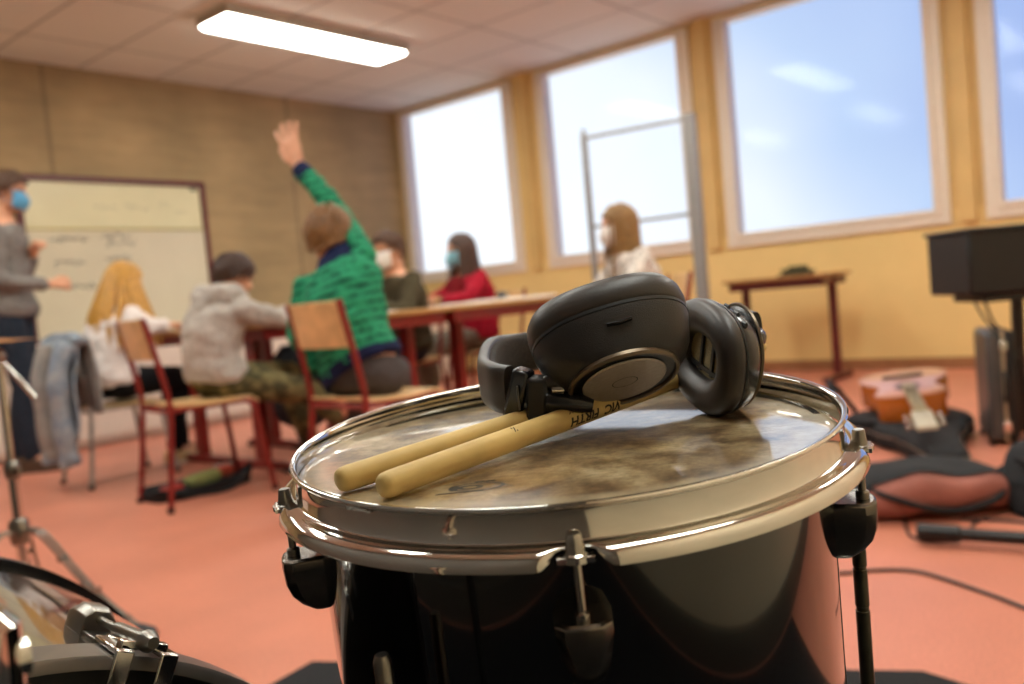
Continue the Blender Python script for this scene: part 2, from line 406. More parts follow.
# emblem printed on the head
b = MB()
def on_head(x, y): return V((x, y, hz(y, x)+.0002))
ec, ea = V((-.050, -.1235)), .0
b.rings([[on_head(ec.x + k*.0155*math.cos(a), ec.y + k*.0085*math.sin(a)) for a in [2*PI*i/40 for i in range(40)]] for k in (1.0, .86)], cap=False)
b.rings([[on_head(ec.x-.004 + k*.0075*math.cos(a), ec.y + k*.0045*math.sin(a)) for a in [2*PI*i/24 for i in range(24)]] for k in (1.0, .55)], cap=False)
b.rings([[on_head(ec.x-.013 + .003*math.cos(a), ec.y + .0055*math.sin(a)) for a in [2*PI*i/16 for i in range(16)]], [on_head(ec.x-.013 + .0001*math.cos(a), ec.y + .0001*math.sin(a)) for a in [2*PI*i/16 for i in range(16)]]], cap=False)
b.bar(on_head(ec.x-.022, ec.y-.0098), on_head(ec.x+.004, ec.y-.0086), .0012, .0001)
for i in range(4): b.bar(on_head(ec.x+.003*i-.002, ec.y+.0100+.0008*(i % 2)), on_head(ec.x+.003*i+.0003, ec.y+.0118), .002, .0001)
obj('emblem', b, mat('print_ink', '#171412', rough=.5), hd, flat=True)
# hoop: rolled lip, wall, step and a flared skirt cut away at every tension rod
b = MB()
b.lathe([(.1878, -.0190), (.1830, -.0188), (.1813, -.0172), (.1815, -.003), (.1838, -.0016), (.1843, -.0002), (.1835, .0009), (.182, .0010), (.1805, .0004), (.1797, -.001), (.1797, -.0182), (.1812, -.0202), (.1870, -.0204)], 160, closed=True)
N = 360; rg = []
for i in range(N):
    th = 2*PI*i/N; dl = min(abs((th-l+PI) % (2*PI)-PI) for l in LUG)*.19
    k = max(0., min(1., (dl-.0095)/.010)); k = math.sin(k*PI/2)**.8 if k > 0 else 0
    k = .10 + .90*k
    rg.append([pol(.1872, th, -.0189)] + [pol(.1876+.0082*k*math.sin(a), th, -.0189-.0088*k*(1-math.cos(a))) for a in (.2, .5, .8, 1.1, 1.35, 1.57)] + [pol(.1866+.0082*k*math.sin(a), th, -.0195-.0084*k*(1-math.cos(a))) for a in (1.5, 1.1, .6, .1)])
b.rings(rg, closed=True)
for l in LUG:
    X = Matrix.Rotation(l, 4, 'Z')
    b.box((0, -.1890, -.0232), (.018, .014, .0026), X)
    b.lathe([(.0001, -.0246), (.0085, -.0246), (.0085, -.0218), (.0001, -.0218)], 20, X=X @ Matrix.Translation((0, -.1890, 0)))
tp('hoop', b, CHROME, sharp=50)
b = MB(); b.lathe([(.1795, -.355), (.1835, -.356), (.1835, -.371), (.1855, -.373), (.182, -.3735), (.1795, -.371)], 96, closed=True); tp('bottom_hoop', b, CHROME)
BCH = mat('black_chrome', '#7d776f', rough=.27, metal=1, amt=.1, scale=40)
for l in LUG:
    X = Matrix.Translation((0, 0, -.004)) @ Matrix.Rotation(l, 4, 'Z')
    b = MB(); rg = []
    for z, hw, dp, ch in ((-.0515, .0105, .0205, .004), (-.053, .0128, .0222, .005), (-.058, .0130, .0224, .005), (-.070, .0112, .0216, .0055), (-.078, .0092, .0190, .005), (-.0845, .0072, .0140, .004), (-.0885, .0050, .0085, .002), (-.090, .003, .004, .001)):
        hw *= 1.1; dp *= 1.06; yb, yf = -.1705, -.1735-dp
        rg.append([(x, y, z) for x, y in ((-hw*1.05, yb), (-hw, yf+ch*1.3), (-hw+ch, yf+.001), (-ch*.5, yf), (ch*.5, yf), (hw-ch, yf+.001), (hw, yf+ch*1.3), (hw*1.05, yb))])
    b.rings(rg, X=X); lg = tp('lug', b, BCH, sharp=28, bevel=.0006)
    b = MB(); b.lathe([(.0001, -.064), (.0024, -.064), (.0024, -.019), (.0001, -.024)], 14, X=X @ Matrix.Translation((0, -.1890, 0)))
    b.lathe([(.0001, -.054), (.0042, -.054), (.0042, -.0475), (.003, -.0465), (.0001, -.0465)], 14, X=X @ Matrix.Translation((0, -.1890, 0)))
    b.lathe([(.0001, -.0198), (.0066, -.0198), (.0066, -.0180), (.0052, -.0172), (.0044, -.0130), (.0038, -.0085), (.0032, -.0078), (.0001, -.0078)], 14, X=X @ Matrix.Translation((0, -.1890, 0)))
    rd = tp('tension_rod', b, STEEL if l else mat('bright_steel', '#b8b3aa', rough=.18, metal=1, amt=.05))
OLV = mat('tarnished_tube', '#5d5a4e', rough=.35, metal=.9, amt=.15, scale=30)
for th in (math.radians(93), math.radians(-32), math.radians(-150)):
    top = pol(.198, th, -.074); w0 = DM @ top; L = (w0.z-.012)/NN.z
    b = MB(); b.lathe([(.0001, 0), (.0034, 0), (.0049, -.004), (.0049, -.055), (.0043, -.0555), (.0043, -.0575), (.0049, -.058), (.0049, -.085), (.0043, -.0855), (.0043, -.0885), (.0049, -.089), (.0049, -L+.02), (.0001, -L+.02)], 18, X=Matrix.Translation(top))
    lg = tp('leg', b, OLV if th > 0 else STEEL)
    b = MB(); b.lathe([(.0001, -L+.045), (.0075, -L+.045), (.0095, -L+.004), (.008, -L), (.0001, -L)], 18, X=Matrix.Translation(top)); obj('rubber_foot', b, BLACK, lg)
    X = Matrix.Rotation(th, 4, 'Z'); b = MB()
    b.box((0, -.189, -.260), (.04, .024, .05), X); b.lathe([(.0001, -.288), (.0095, -.288), (.0095, -.235), (.0001, -.235)], 18, X=X @ Matrix.Translation((0, -.198, 0)))
    b.bar((0, -.21, -.260), (0, -.228, -.260), .007, .007, X=X); b.bar((-.018, -.230, -.26), (.018, -.230, -.26), .004, .010, X=X)
    tp('leg_bracket', b, CHROME, bevel=.002)

# ------------------------------------------------------------------ drumsticks
HICK = mat('hickory', '#c6a868', rough=.5, amt=.10, scale=18, spec=.3)
def stick(label, a, d, rise):
    a = V(a); d = V((d[0], d[1], rise)).normalized(); side = d.cross(V((0, 0, 1))).normalized(); up = side.cross(d)
    M = DM @ basis(d, -side, up, a)
    o = thing('drumstick', label, 'drumstick', M=M, group='drumsticks on the drum head')
    b = MB(); X = Matrix.Rotation(PI/2, 4, 'Y')
    b.lathe([(.0001, -.0005), (.0040, 0), (.0060, .0012), (.0072, .0035), (.0075, .007), (.0075, .27), (.0070, .30), (.0058, .34), (.0042, .372), (.0032, .386), (.0030, .390)], 24, X=X)
    obj('shaft', b, HICK, o)
    b = MB(); b.lathe([(.0029, .3885), (.0042, .391), (.0049, .396), (.0044, .402), (.0026, .406), (.0001, .407)], 18, X=X); obj('tip', b, HICK, o)
    return o
st1 = stick('front wooden drumstick with dark printed lettering, lying nearer the rim below the headphones', (-.1010, -.1350, .0045), (.689, .725), .012)
st2 = stick('rear wooden drumstick, plain, its butt end left of the lettered stick', (-.1300, -.1120, .0040), (.735, .678), .014)
def wrap_text(par, s, size, x0, th0, m, r=.00765, squeeze=1.0, flip=False):
    c = bpy.data.curves.new('lettering', 'FONT'); c.body = s; c.size = size; c.resolution_u = 3; c.offset = size*.034; c.shear = .15
    o = bpy.data.objects.new('lettering', c); COL.objects.link(o)
    dg = bpy.context.evaluated_depsgraph_get(); me = bpy.data.meshes.new_from_object(o.evaluated_get(dg)); bpy.data.objects.remove(o); bpy.data.curves.remove(c)
    bm = bmesh.new(); bm.from_mesh(me); bmesh.ops.subdivide_edges(bm, edges=[e for e in bm.edges if e.calc_length() > .0012], cuts=2); bmesh.ops.triangulate(bm, faces=bm.faces); bm.to_mesh(me); bm.free()
    for v in me.vertices:
        x, y = v.co.x*squeeze, v.co.y
        if flip: x, y = -x, -y
        th = th0 - y/r
        v.co = V((x0 + x, -math.sin(th)*r, math.cos(th)*r))
    o = bpy.data.objects.new('lettering', me); COL.objects.link(o); me.materials.append(m); o.parent = par; return o
BURN = mat('burnt_print', '#241a10', rough=.7)
wrap_text(st1, 'VIC  FIRTH', .0088, .199, 1.34, BURN, squeeze=1.22, flip=True)
wrap_text(st1, "'/.", .006, .098, .75, BURN)
wrap_text(st1, 'x', .008, .148, .95, mat('burnt_print_faint', '#7a5a38', rough=.7))

# ------------------------------------------------------------------ headphones
LEA = mat('headphone_leather', '#322b27', rough=.42, amt=.08, scale=60, bump=.12, bscale=500, bdist=.001, spec=.45)
HSG = mat('headphone_housing', '#1c1817', rough=.45, amt=.10, scale=900, bump=.35, bscale=1400, bdist=.0006)
GLOSS = mat('headphone_gloss', '#17161a', rough=.22, amt=.08)
HTAN = mat('headphone_bronze_ring', '#6a5c4b', rough=.35, metal=.7, amt=.05)
DISC = mat('headphone_disc', '#978d82', rough=.42, metal=.3, amt=.05, scale=400)
GAUZE = mat('headphone_gauze', '#8d7c58', rough=.9, amt=.2, scale=900)
PINM = mat('chrome_pin', '#e8e4dc', rough=.08, metal=1, amt=.01)
hp = thing('headphones', 'dark brown over-ear headphones lying folded on the drum head and sticks', 'headphones', M=DM @ Matrix.Translation((.05, .06, -.009)))
HI = Matrix.Translation((-.05, -.06, .009))
cR, cD, cF = V((.9926, .036, -.1158)), V((-.1101, -.1334, -.9849)), V((-.0509, .9904, -.1285))
def cup(c, o, l, left):
    o = V(o).normalized(); l = V(l); l = (l - o*l.dot(o)).normalized(); s = o.cross(l); X = HI @ basis(l, s, o*(1 if left else .58), c)
    def sec(a, bb, z, e=2.35, n=56):
        out = []
        for k in range(n):
            th = 2*PI*k/n; cx, sx = math.cos(th), math.sin(th)
            out.append((a*math.copysign(abs(cx)**(2/e), cx), bb*math.copysign(abs(sx)**(2/e), sx), z))
        return out
    A, B = (.0525, .0415) if left else (.0490, .0375)
    b = MB(); b.rings([sec(A+d, B+d, z) for d, z in ((-.021, 0), (-.0225, -.008), (-.0215, -.016), (-.0185, -.0215), (-.013, -.0245), (-.0075, -.0245), (-.002, -.0215), (.0012, -.016), (.0022, -.009), (.0016, -.003), (0, 0))], cap=False, closed=True, X=X)
    obj('ear_pad', b, LEA, hp, sharp=0)
    b = MB(); b.rings([sec(A-.0205, B-.0205, z) for z in (-.004, -.006)], X=X); sm = obj('ear_mesh', b, GAUZE, hp)
    b = MB()
    for x in (-.009, .008): b.box((x, .004, -.0075), (.003, .034, .003), X)
    b.box((0, -.010, -.0075), (.05, .003, .003), X); obj('ear_grille', b, BLACK, sm)
    b = MB(); b.rings([sec(A+.0008, B+.0008, 0), sec(A+.001, B+.001, .0025), sec(A-.001, B-.001, .010), sec(A-.0035, B-.0025, .018), sec(A-.008, B-.004, .025), sec(A-.0125, B-.0045, .0295, 2.1), sec(.0372, .0362, .0315, 2.0)], X=X)
    hs = obj('housing', b, HSG if left else GLOSS, hp, sharp=50)
    b = MB(); b.rings([sec(A+.0014, B+.0014, z, n=56) for z in (-.0012, .0012)], X=X); obj('seam_ring', b, BLACK, hs)
    b = MB(); b.lathe([(.0372, .0305), (.0378, .033), (.0368, .0345), (.0352, .0345), (.0345, .033), (.0345, .031)], 56, X=X, closed=True); obj('cap_ring', b, HTAN, hp)
    b = MB(); b.lathe([(.0001, .031), (.0346, .031), (.0346, .0325), (.0001, .0325)], 56, X=X); dk = obj('cap_recess', b, BLACK, hp)
    b = MB(); b.lathe([(.0001, .0322), (.0272, .0322), (.0285, .0335), (.0275, .0345), (.0001, .0345)], 56, X=X); cp = obj('cap_disc', b, DISC, hp)
    b = MB(); b.rings([[(math.cos(a)*k*.0088, math.sin(a)*k*.0066, .03475) for a in [2*PI*i/36 for i in range(36)]] for k in (1, .92)], cap=False, X=X)
    obj('emblem_ring', b, BLACK, cp, flat=True)
    if left:
        b = MB(); b.tube([(x, B+.0005-.0022, .0125-.9*abs(x-.006)*.12) for x in (-.002, .002, .006, .010, .014)], .0022, 8, X=X, flat=.6); obj('button', b, GLOSS, hs)
    else:
        for a in (-.030, -.018, -.004):
            yb = B*(1-abs(a/A)**2.35)**(1/2.35)
            b = MB(); b.tube([(a-.003, yb-.0004, .008), (a+.003, yb-.0004, .008)], .0020, 8, X=X); obj('button', b, BLACK, hs)
    return X
oL = cF*-.47 + (cR*.25 + cD*.965)*.88
XL = cup((.0385, -.0050, .0545), oL, cR*.920 - cD*.392, True)
XR = cup((.1120, .034, .0275), cR*.965 + cF*.24 - cD*.03, cF*.95 - cR*.3 - cD*.30, False)
bp = spline([(-.0321, -.0108, .0265), (-.0435, .004, .0275), (-.0530, .048, .027), (-.049, .110, .032), (-.022, .152, .028), (.045, .172, .032), (.110, .150, .034), (.145, .108, .034), (.152, .070, .034)], 8)
def strap(pts, w, h, X):
    b = MB(); rg = []
    for i, p in enumerate(pts):
        T = (pts[min(i+1, len(pts)-1)]-pts[max(i-1, 0)]).normalized(); u = V((0, 0, 1)); u = (u-T*u.dot(T)).normalized(); s = T.cross(u)
        rg.append([p + s*w*math.copysign(abs(math.cos(a))**.6, math.cos(a)) + u*h*math.copysign(abs(math.sin(a))**.6, math.sin(a)) for a in [2*PI*k/20 for k in range(20)]])
    b.rings(rg, X=X); return b
hb = obj('headband', strap(bp, .0055, .0170, HI), LEA, hp, sharp=60)
ip = [p + (V((.045, .09, .03))-p).normalized()*V((1, 1, 0)).length*.0045 for p in bp[3:-3]]
obj('headband_lining', strap(ip, .004, .0140, HI), mat('lining_cloth', '#2e2622', rough=.95, amt=.3, scale=500, bump=.5, bscale=900), hb, sharp=60)
b = MB(); b.bar((-.0326, -.0108, .0265), (-.0209, -.0150, .0220), .0150, .035, X=HI); sl = obj('slider', b, GLOSS, hp, bevel=.003)
b = MB(); b.bar((-.0269, -.0206, .0150), (-.0269, -.0206, .0310), .006, .0012, X=HI); obj('marking', b, mat('grey_print', '#4c4846', rough=.6), sl)
b = MB(); b.bar((-.0203, -.015, .0213), (-.0058, -.0197, .0195), .0165, .030, X=HI); b.bar((-.0094, -.0193, .0317), (.002, -.0207, .0322), .014, .009, X=HI); hg = obj('hinge_block', b, HSG, hp, bevel=.003)
b = MB(); b.tube([V((-.0084, -.0212, .0185)), V((.0053, -.0231, .0168)), V((.0143, -.0245, .0150)), V((.0214, -.0254, .0130))], [.0088, .0080, .0065, .0045], 14, X=HI, flat=.95); obj('hinge_arm', b, GLOSS, hp)
b = MB(); b.tube(spline([(.000, -.019, .0317), (.003, -.014, .036), (.004, -.008, .040), (.004, .000, .044)], 5), .0052, 12, X=HI); obj('yoke', b, GLOSS, hp)
b = MB(); b.tube([(-.0042, -.0231, .0265), (.0034, -.0231, .0260)], .0036, 12, X=HI); obj('hinge_pin', b, PINM, hp)
b = MB(); b.tube(spline([(.152, .074, .034), (.151, .060, .033), (.146, .052, .031), (.140, .048, .0295)], 5), .0065, 12, X=HI); obj('yoke', b, GLOSS, hp)

# ------------------------------------------------------------------ bass drum at the lower left
BA = V((.126, .992, 0)).normalized(); BS = V((BA.y, -BA.x, 0))
BC = V((.168, .647, .297))
BX = basis(BS, V((0, 0, 1)), -BA, BC)       # x right, y up, z toward the camera; origin on the near hoop's far edge
bd = thing('bass_drum', 'glossy dark bass drum with grey hoops, cut off at the lower left corner', 'drum', M=basis(BS, BA, V((0, 0, 1)), V((BC.x, BC.y, 0.007)) + BA*.19))
bd_inv = Matrix(basis(BS, BA, V((0, 0, 1)), V((BC.x, BC.y, 0.007)) + BA*.19)).inverted(); BI = bd_inv @ BX
BSH = mat('bass_shell_lacquer', '#3a332c', rough=.1, amt=.35, scale=5, coat=1.0)
GRY = mat('grey_hoop', '#77706a', rough=.28, metal=.6, amt=.06)
b = MB(); b.lathe([(.279, -.400), (.283, -.400), (.283, -.001), (.279, -.001)], 110, X=BI, closed=True); obj('shell', b, BSH, bd)
b = MB(); b.lathe([(.281, .0), (.290, .0), (.290, .036), (.287, .038), (.281, .038)], 110, X=BI, closed=True); obj('hoop', b, GRY, bd)
b = MB(); b.lathe([(.281, -.419), (.290, -.419), (.290, -.400), (.281, -.400)], 110, X=BI, closed=True); obj('hoop', b, mat('black_hoop', '#1b1a1a', rough=.2, coat=.6), bd)
b = MB(); b.lathe([(.0001, .012), (.281, .012), (.283, .006), (.0001, .006)], 110, X=BI); obj('drum_head', b, mat('black_head', '#100f10', rough=.35), bd)
b = MB(); b.lathe([(.0001, -.40), (.281, -.40), (.281, -.404), (.0001, -.404)], 110, X=BI); obj('drum_head', b, MATS['black_head'], bd)
for deg in (66, 21, 111, 156, -24, -69, -114, -159):
    Xr = BI @ Matrix.Rotation(math.radians(deg), 4, 'Z')      # local x is radial
    b = MB(); rg = []
    for z, h, wd in ((-.105, .004, .010), (-.10, .016, .012), (-.090, .021, .0135), (-.070, .0215, .0135), (-.062, .019, .012)):
        rg.append([(.2822, -wd, z), (.2822+h*.7, -wd, z), (.2822+h, -wd*.5, z), (.2822+h, wd*.5, z), (.2822+h*.7, wd, z), (.2822, wd, z)])
    b.rings(rg, X=Xr); b.box((.2842, 0, -.05), (.004, .022, .03), Xr); obj('lug', b, BCH if deg != 66 else STEEL, bd, bevel=.0008, sharp=28)
    b = MB(); b.tube([(.2945, 0, -.085), (.296, 0, -.02)], .0032, 12, X=Xr); b.tube([(.296, 0, -.022), (.300, 0, .034)], .0056, 14, X=Xr); b.tube([(.300, 0, .032), (.3003, 0, .036), (.301, 0, .0445)], [.0078, .0078, .0042], 14, X=Xr)
    obj('tension_rod', b, STEEL, bd)
    b = MB()
    for s in (-1, 1):
        b.box((.2925, s*.016, .018), (.004, .013, .044), Xr); b.box((.280, s*.016, .0405), (.028, .013, .004), Xr)
    b.box((.296, 0, .028), (.006, .034, .010), Xr); b.box((.2935, .0, -.002), (.003, .028, .010), Xr); obj('claw_hook', b, CHROME if deg == 66 else BCH, bd, bevel=.0012)
for s in (-1, 1):
    b = MB(); a0 = BI @ V((s*.27, -.08, -.33)); a1 = BI @ V((s*.39, -.285, -.45)); b.tube([a0, a1], .006, 12); obj('spur', b, STEEL, bd)

# ------------------------------------------------------------------ stands at the left edge
def tripod(root, hub_z, foot_r, n, rot, m, r=.006, rub=True, low=.10):
    for k in range(n):
        a = rot + 2*PI*k/n; c, s = math.cos(a), math.sin(a)
        b = MB()
        for off in (-.010, .010):
            o2 = V((-s*off, c*off, 0))
            b.tube(spline([V((c*.018, s*.018, hub_z))+o2, V((c*.07, s*.07, hub_z-.02))+o2, V((c*foot_r*.6, s*foot_r*.6, hub_z*.45))+o2*.8, V((c*foot_r, s*foot_r, .03))+o2*.2], 6), r*.8, 8)
        for q in (.35, .62, .86): b.bar(V((c*foot_r*q-s*.011, s*foot_r*q+c*.011, hub_z*(1-q)*1.03+.02)), V((c*foot_r*q+s*.011, s*foot_r*q-c*.011, hub_z*(1-q)*1.03+.02)), .012, .012)
        lg = obj('leg', b, m, root)
        if rub:
            b = MB(); d = V((c, s, -.35)).normalized(); p = V((c*foot_r, s*foot_r, .026)); b.tube([p-d*.035, p-d*.008, p+d*.02, p+d*.032], [.014, .019, .019, .012], 14); obj('rubber_foot', b, BLACK, lg)
            b = MB(); b.tube([p-d*.06, p-d*.034], .0155, 14); obj('foot_collar', b, PINM, lg)
        b = MB(); b.tube([(c*.018, s*.018, low), (c*foot_r*.55, s*foot_r*.55, hub_z*.52)], .005, 8); obj('brace', b, m, root)
cs = thing('cymbal_stand', 'chrome double-braced cymbal stand on tripod legs at the left edge', 'stand', (.858, 2.427, 0))
fa = math.atan2(2.15-2.427, 1.029-.858)
tripod(cs, .305, .315, 3, fa, STEEL)
b = MB(); b.tube([(0, 0, .07), (0, 0, .46)], .0125, 16); b.tube([(0, 0, .46), (0, 0, .752)], .0095, 16); obj('pole', b, CHROME, cs)
b = MB(); b.lathe([(.0001, .27), (.022, .27), (.024, .285), (.024, .325), (.018, .335), (.0001, .335)], 20); obj('collar', b, STEEL, cs); b = MB(); b.lathe([(.0001, .44), (.017, .44), (.019, .45), (.019, .475), (.012, .485), (.0001, .485)], 20); b.bar((0, -.018, .463), (0, -.05, .463), .008, .02); obj('collar', b, STEEL, cs)
b = MB(); b.ell((0, 0, .755), (.018, .018, .02)); obj('boom_tilter', b, STEEL, cs)
e0, e1 = V((.063, -.032, .640)), V((-.115, .16, .872))
b = MB(); b.tube([e0, V((0, 0, .755)), e1], .0062, 12); obj('boom_arm', b, CHROME, cs)
b = MB(); b.tube([(-.115, .16, .772), (-.115, .16, .885)], .004, 10); b.ell((-.115, .16, .872), (.012, .012, .012)); b.lathe([(.0001, .792), (.012, .792), (.012, .812), (.0001, .812)], 14, X=Matrix.Translation((-.115, .16, 0))); obj('cymbal_post', b, STEEL, cs)
b = MB(); b.lathe([(.0001, .022), (.012, .021), (.034, .010), (.05, .004), (.15, -.006), (.232, -.014), (.2325, -.0152), (.15, -.0075), (.05, .0025), (.034, .0085), (.012, .0195), (.0001, .0205)], 72)
cy = obj('cymbal', b, mat('cymbal_bronze', '#b3763c', rough=.3, metal=.85, amt=.1, scale=12)); cy.location = (.765, 2.575, .806)
tag(cy, 'bronze cymbal seen edge on, on the chrome stand at the left edge', 'cymbal')
# blurred hardware right in front of the lens at the lower left
hs = thing('clamp_stand', 'blurred chrome stand with clamp and wing bolt, bottom left corner, nearest the lens', 'stand', (.1000, .3395, .007))
tripod(hs, .30, .20, 3, 2.6, STEEL, low=.08)
b = MB(); b.tube([(0, 0, .08), (0, 0, .66)], .0085, 16); obj('pole', b, CHROME, hs)
b = MB(); b.lathe([(.0001, .655), (.014, .655), (.016, .662), (.016, .685), (.0115, .69), (.0001, .69)], 18); b.tube([(-.018, .0, .672), (.016, -.006, .672)], .0065, 14); obj('clamp', b, CHROME, hs)
b = MB(); b.tube([(-.004, .004, .69), (-.004, .004, .706)], .0055, 12); b.tube([(-.004, .004, .704), (-.004, .004, .712)], [.0075, .006], 12); obj('wing_bolt', b, BCH, hs)
# ------------------------------------------------------------------ school chairs
def make_chair(name, label, loc, rz, tube_m, ply_m, group, seat_z=.45):
    o = thing(name, label, 'chair', loc, rz, group); r = .0125
    for s in (-1, 1):
        b = MB(); b.tube(fillet([(-.235, s*.195, 0), (-.185, s*.178, .40), (-.185, s*.174, .50), (-.255, s*.168, .835)], .12), r, 12); obj('back_leg', b, tube_m, o)
        b = MB(); b.tube(fillet([(-.185, s*.172, seat_z-.02), (.19, s*.172, seat_z-.018), (.245, s*.195, 0)], .055), r, 12); obj('front_leg', b, tube_m, o)
    b = MB(); b.tube([(-.185, -.172, seat_z-.025), (-.185, .172, seat_z-.025)], .010, 10); obj('crossbar', b, tube_m, o); b = MB(); b.tube([(.165, -.172, seat_z-.022), (.165, .172, seat_z-.022)], .010, 10); obj('crossbar', b, tube_m, o)
    b = MB(); rg = []
    for i in range(13):
        t = i/12; x = -.19 + .41*t; dz = -.010*math.sin(t*PI)*1.0 + (.006 if t < .05 else 0) - (.03*((t-.86)/.14)**2 if t > .86 else 0)
        wv = .178 + .012*math.sin(t*PI); z = seat_z + dz
        rg.append([(x, -wv, z-.0055), (x, wv, z-.0055), (x, wv, z+.0055), (x, -wv, z+.0055)])
    b.rings(rg); obj('seat', b, ply_m, o, bevel=.003, sharp=50)
    b = MB(); rg = []
    for i in range(11):
        t = i/10*2-1; y = t*.176; dx = -.022*(1-t*t)
        rg.append([(-.222+dx+.002, y, .655), (-.222+dx+.010, y, .655), (-.258+dx+.010, y, .832), (-.258+dx+.002, y, .832)])
    b.rings(rg); obj('backrest', b, ply_m, o, bevel=.003, sharp=50)
    for s in (-1, 1):
        for f in o.children:
            pass
        for x, y in ((-.235, .195), (.245, .195)):
            b = MB(); b.lathe([(.0001, 0), (.016, 0), (.016, .022), (.0001, .022)], 12, X=Matrix.Translation((x, s*y, .0))); obj('foot_cap', b, BLACK, o)
    return o
GC = 'red school chairs'
make_chair('school_chair', 'red tube school chair with plywood back, under the seated boy in the grey hoodie', (2.10, 3.67, 0), math.radians(-9), RED, PLY, GC)
make_chair('school_chair', 'red tube school chair with plywood back, under the boy in the green striped top', (2.312, 2.682, 0), math.radians(-3), RED, PLY, GC)
make_chair('school_chair', 'red tube school chair under the seated person in the olive top, behind the desks', (3.70, 4.03, 0), math.radians(178), RED, PLY, GC)
make_chair('school_chair', 'red tube school chair under the seated woman in the red top', (4.49, 4.01, 0), math.radians(160), RED, PLY, GC)
make_chair('school_chair', 'red tube school chair under the woman with long hair and a white mask', (4.20, 2.58, 0), math.radians(140), RED, PLY, GC)
make_chair('grey_school_chair', 'grey metal school chair with a denim jacket over its back, under the blonde girl', (2.19, 4.69, 0), math.radians(-3), GREYM, mat('pale_plywood', '#b99a63', rough=.5, amt=.1, scale=9), None, .435).scale = (.96, .96, .95)

# ------------------------------------------------------------------ desks (T-foot frames)
def make_desk(label, x0, x1, y0, y1, group='school desks pushed together', h=.765, top=TOPM, legm=RED, feet_y=True, inset=.11):
    cx, cy = (x0+x1)/2, (y0+y1)/2; w, d = x1-x0, y1-y0
    o = thing('school_desk', label, 'desk', (cx, cy, 0), 0, group)
    b = MB(); b.box((0, 0, h-.011), (w, d, .022)); obj('desktop', b, top, o, bevel=.003)
    b = MB()
    for s in (-1, 1): b.box((0, s*(d/2-.045), h-.052), (w-.06, .025, .06)); b.box((s*(w/2-.045), 0, h-.052), (.025, d-.09, .06))
    obj('frame', b, legm, o, bevel=.003)
    for s in (-1, 1):
        b = MB()
        if feet_y:
            x = s*(w/2-inset)
            b = MB(); b.bar((x, 0, .05), (x, 0, h-.03), .075, .05); lg = obj('leg', b, legm, o, bevel=.004)
            b = MB(); b.bar((x, -d/2+.02, .03), (x, d/2-.02, .03), .05, .04); ft = obj('foot_bar', b, legm, lg, bevel=.006)
            for yy in (-d/2+.035, d/2-.035): b = MB(); b.box((x, yy, .012), (.056, .06, .024)); obj('foot_cap', b, BLACK, lg, bevel=.004)
        else:
            y = s*(d/2-.05); b.bar((0, y, .05), (0, y, h-.03), .055, .035, up=(1, 0, 0)); lg = obj('leg', b, legm, o, bevel=.004)
            b = MB(); b.bar((-w/2+.03, y, .025), (w/2-.03, y, .025), .05, .04); obj('foot_bar', b, legm, lg, bevel=.006)
    return o
make_desk('school desk the blonde girl leans on, farthest of the desks on the left', 2.50, 3.20, 4.28, 4.82)
make_desk('school desk the boy in the grey hoodie leans on', 2.50, 3.20, 3.70, 4.22)
make_desk('short school desk between the green striped boy and the person in olive', 2.66, 3.30, 3.16, 3.66)
make_desk('long school desk with papers in front of the woman in the red top', 3.32, 4.72, 3.16, 3.72, inset=.29)
make_desk('small dark red side desk standing alone against the yellow wall below the window', 5.82, 6.36, 2.12, 2.86, None, .755, mat('desk_top_dark', '#a5703c', rough=.4), DRED, False)

# things on the desks
random.seed(11)
def sheet(label, loc, rz, n=1, w=.21, d=.297):
    b = MB(); rg = []
    for i in range(7):
        t = i/6; z = .0006 + .004*t*t
        rg.append([(w*(t-.5), -d/2, z), (w*(t-.5), d/2, z), (w*(t-.5), d/2, z+.0005*n), (w*(t-.5), -d/2, z+.0005*n)])
    b.rings(rg); o = obj('paper_sheet', b, PAPER, sharp=60); o.location = loc; o.rotation_euler = (0, 0, rz)
    return tag(o, label, 'paper', 'white papers on the desks')
sheet('white paper nearest the forearms of the woman in the red top', (3.62, 3.40, .765), .3, 16)
sheet('white paper lying under the dark pencil case on the long desk', (3.93, 3.40, .765), -.1, 30)
sheet('white paper at the right end of the long desk', (4.28, 3.43, .765), .15, 24)
sheet('white paper on the short desk in front of the person in olive', (3.0, 3.5, .765), .4, 4)
sheet('white paper under the hands of the boy in the grey hoodie', (2.66, 3.86, .765), .1, 6)
sheet('white paper under the hands of the blonde girl', (2.66, 4.50, .765), .2, 6)
def pouch(name, label, cat, loc, rz, d, m, grp=None):
    b = MB(); rg = []
    for i in range(9):
        t = i/8*2-1; k = max(.15, (1-abs(t)**4)**.5)
        rg.append([(t*d[0]/2, d[1]/2*k*math.copysign(abs(math.cos(a))**.7, math.cos(a)), d[2]/2 + d[2]/2*k*math.copysign(abs(math.sin(a))**.7, math.sin(a))) for a in [2*PI*q/16 for q in range(16)]])
    o = thing(name, label, cat, loc, rz, grp); b.rings(rg); obj('body', b, m, o, sharp=60)
    b = MB(); b.tube([(-d[0]*.42, 0, d[2]*.985), (0, 0, d[2]*1.01), (d[0]*.42, 0, d[2]*.985)], .004, 8); obj('zipper', b, STEEL, o); return o
pouch('pencil_case', 'small dark pencil case on the papers of the long desk', 'pencil case', (4.02, 3.42, .785), .5, (.15, .06, .035), BLACK)
OLIVE = mat('olive_cloth', '#4e4a30', rough=.9, amt=.25, scale=40)
b = MB()
for i, (w, d) in enumerate(((.13, .22), (.12, .20), (.10, .17), (.07, .12))):
    b.box((.01*math.sin(i*2), .012*math.cos(i*3), .008+.017*i), (w, d, .017))
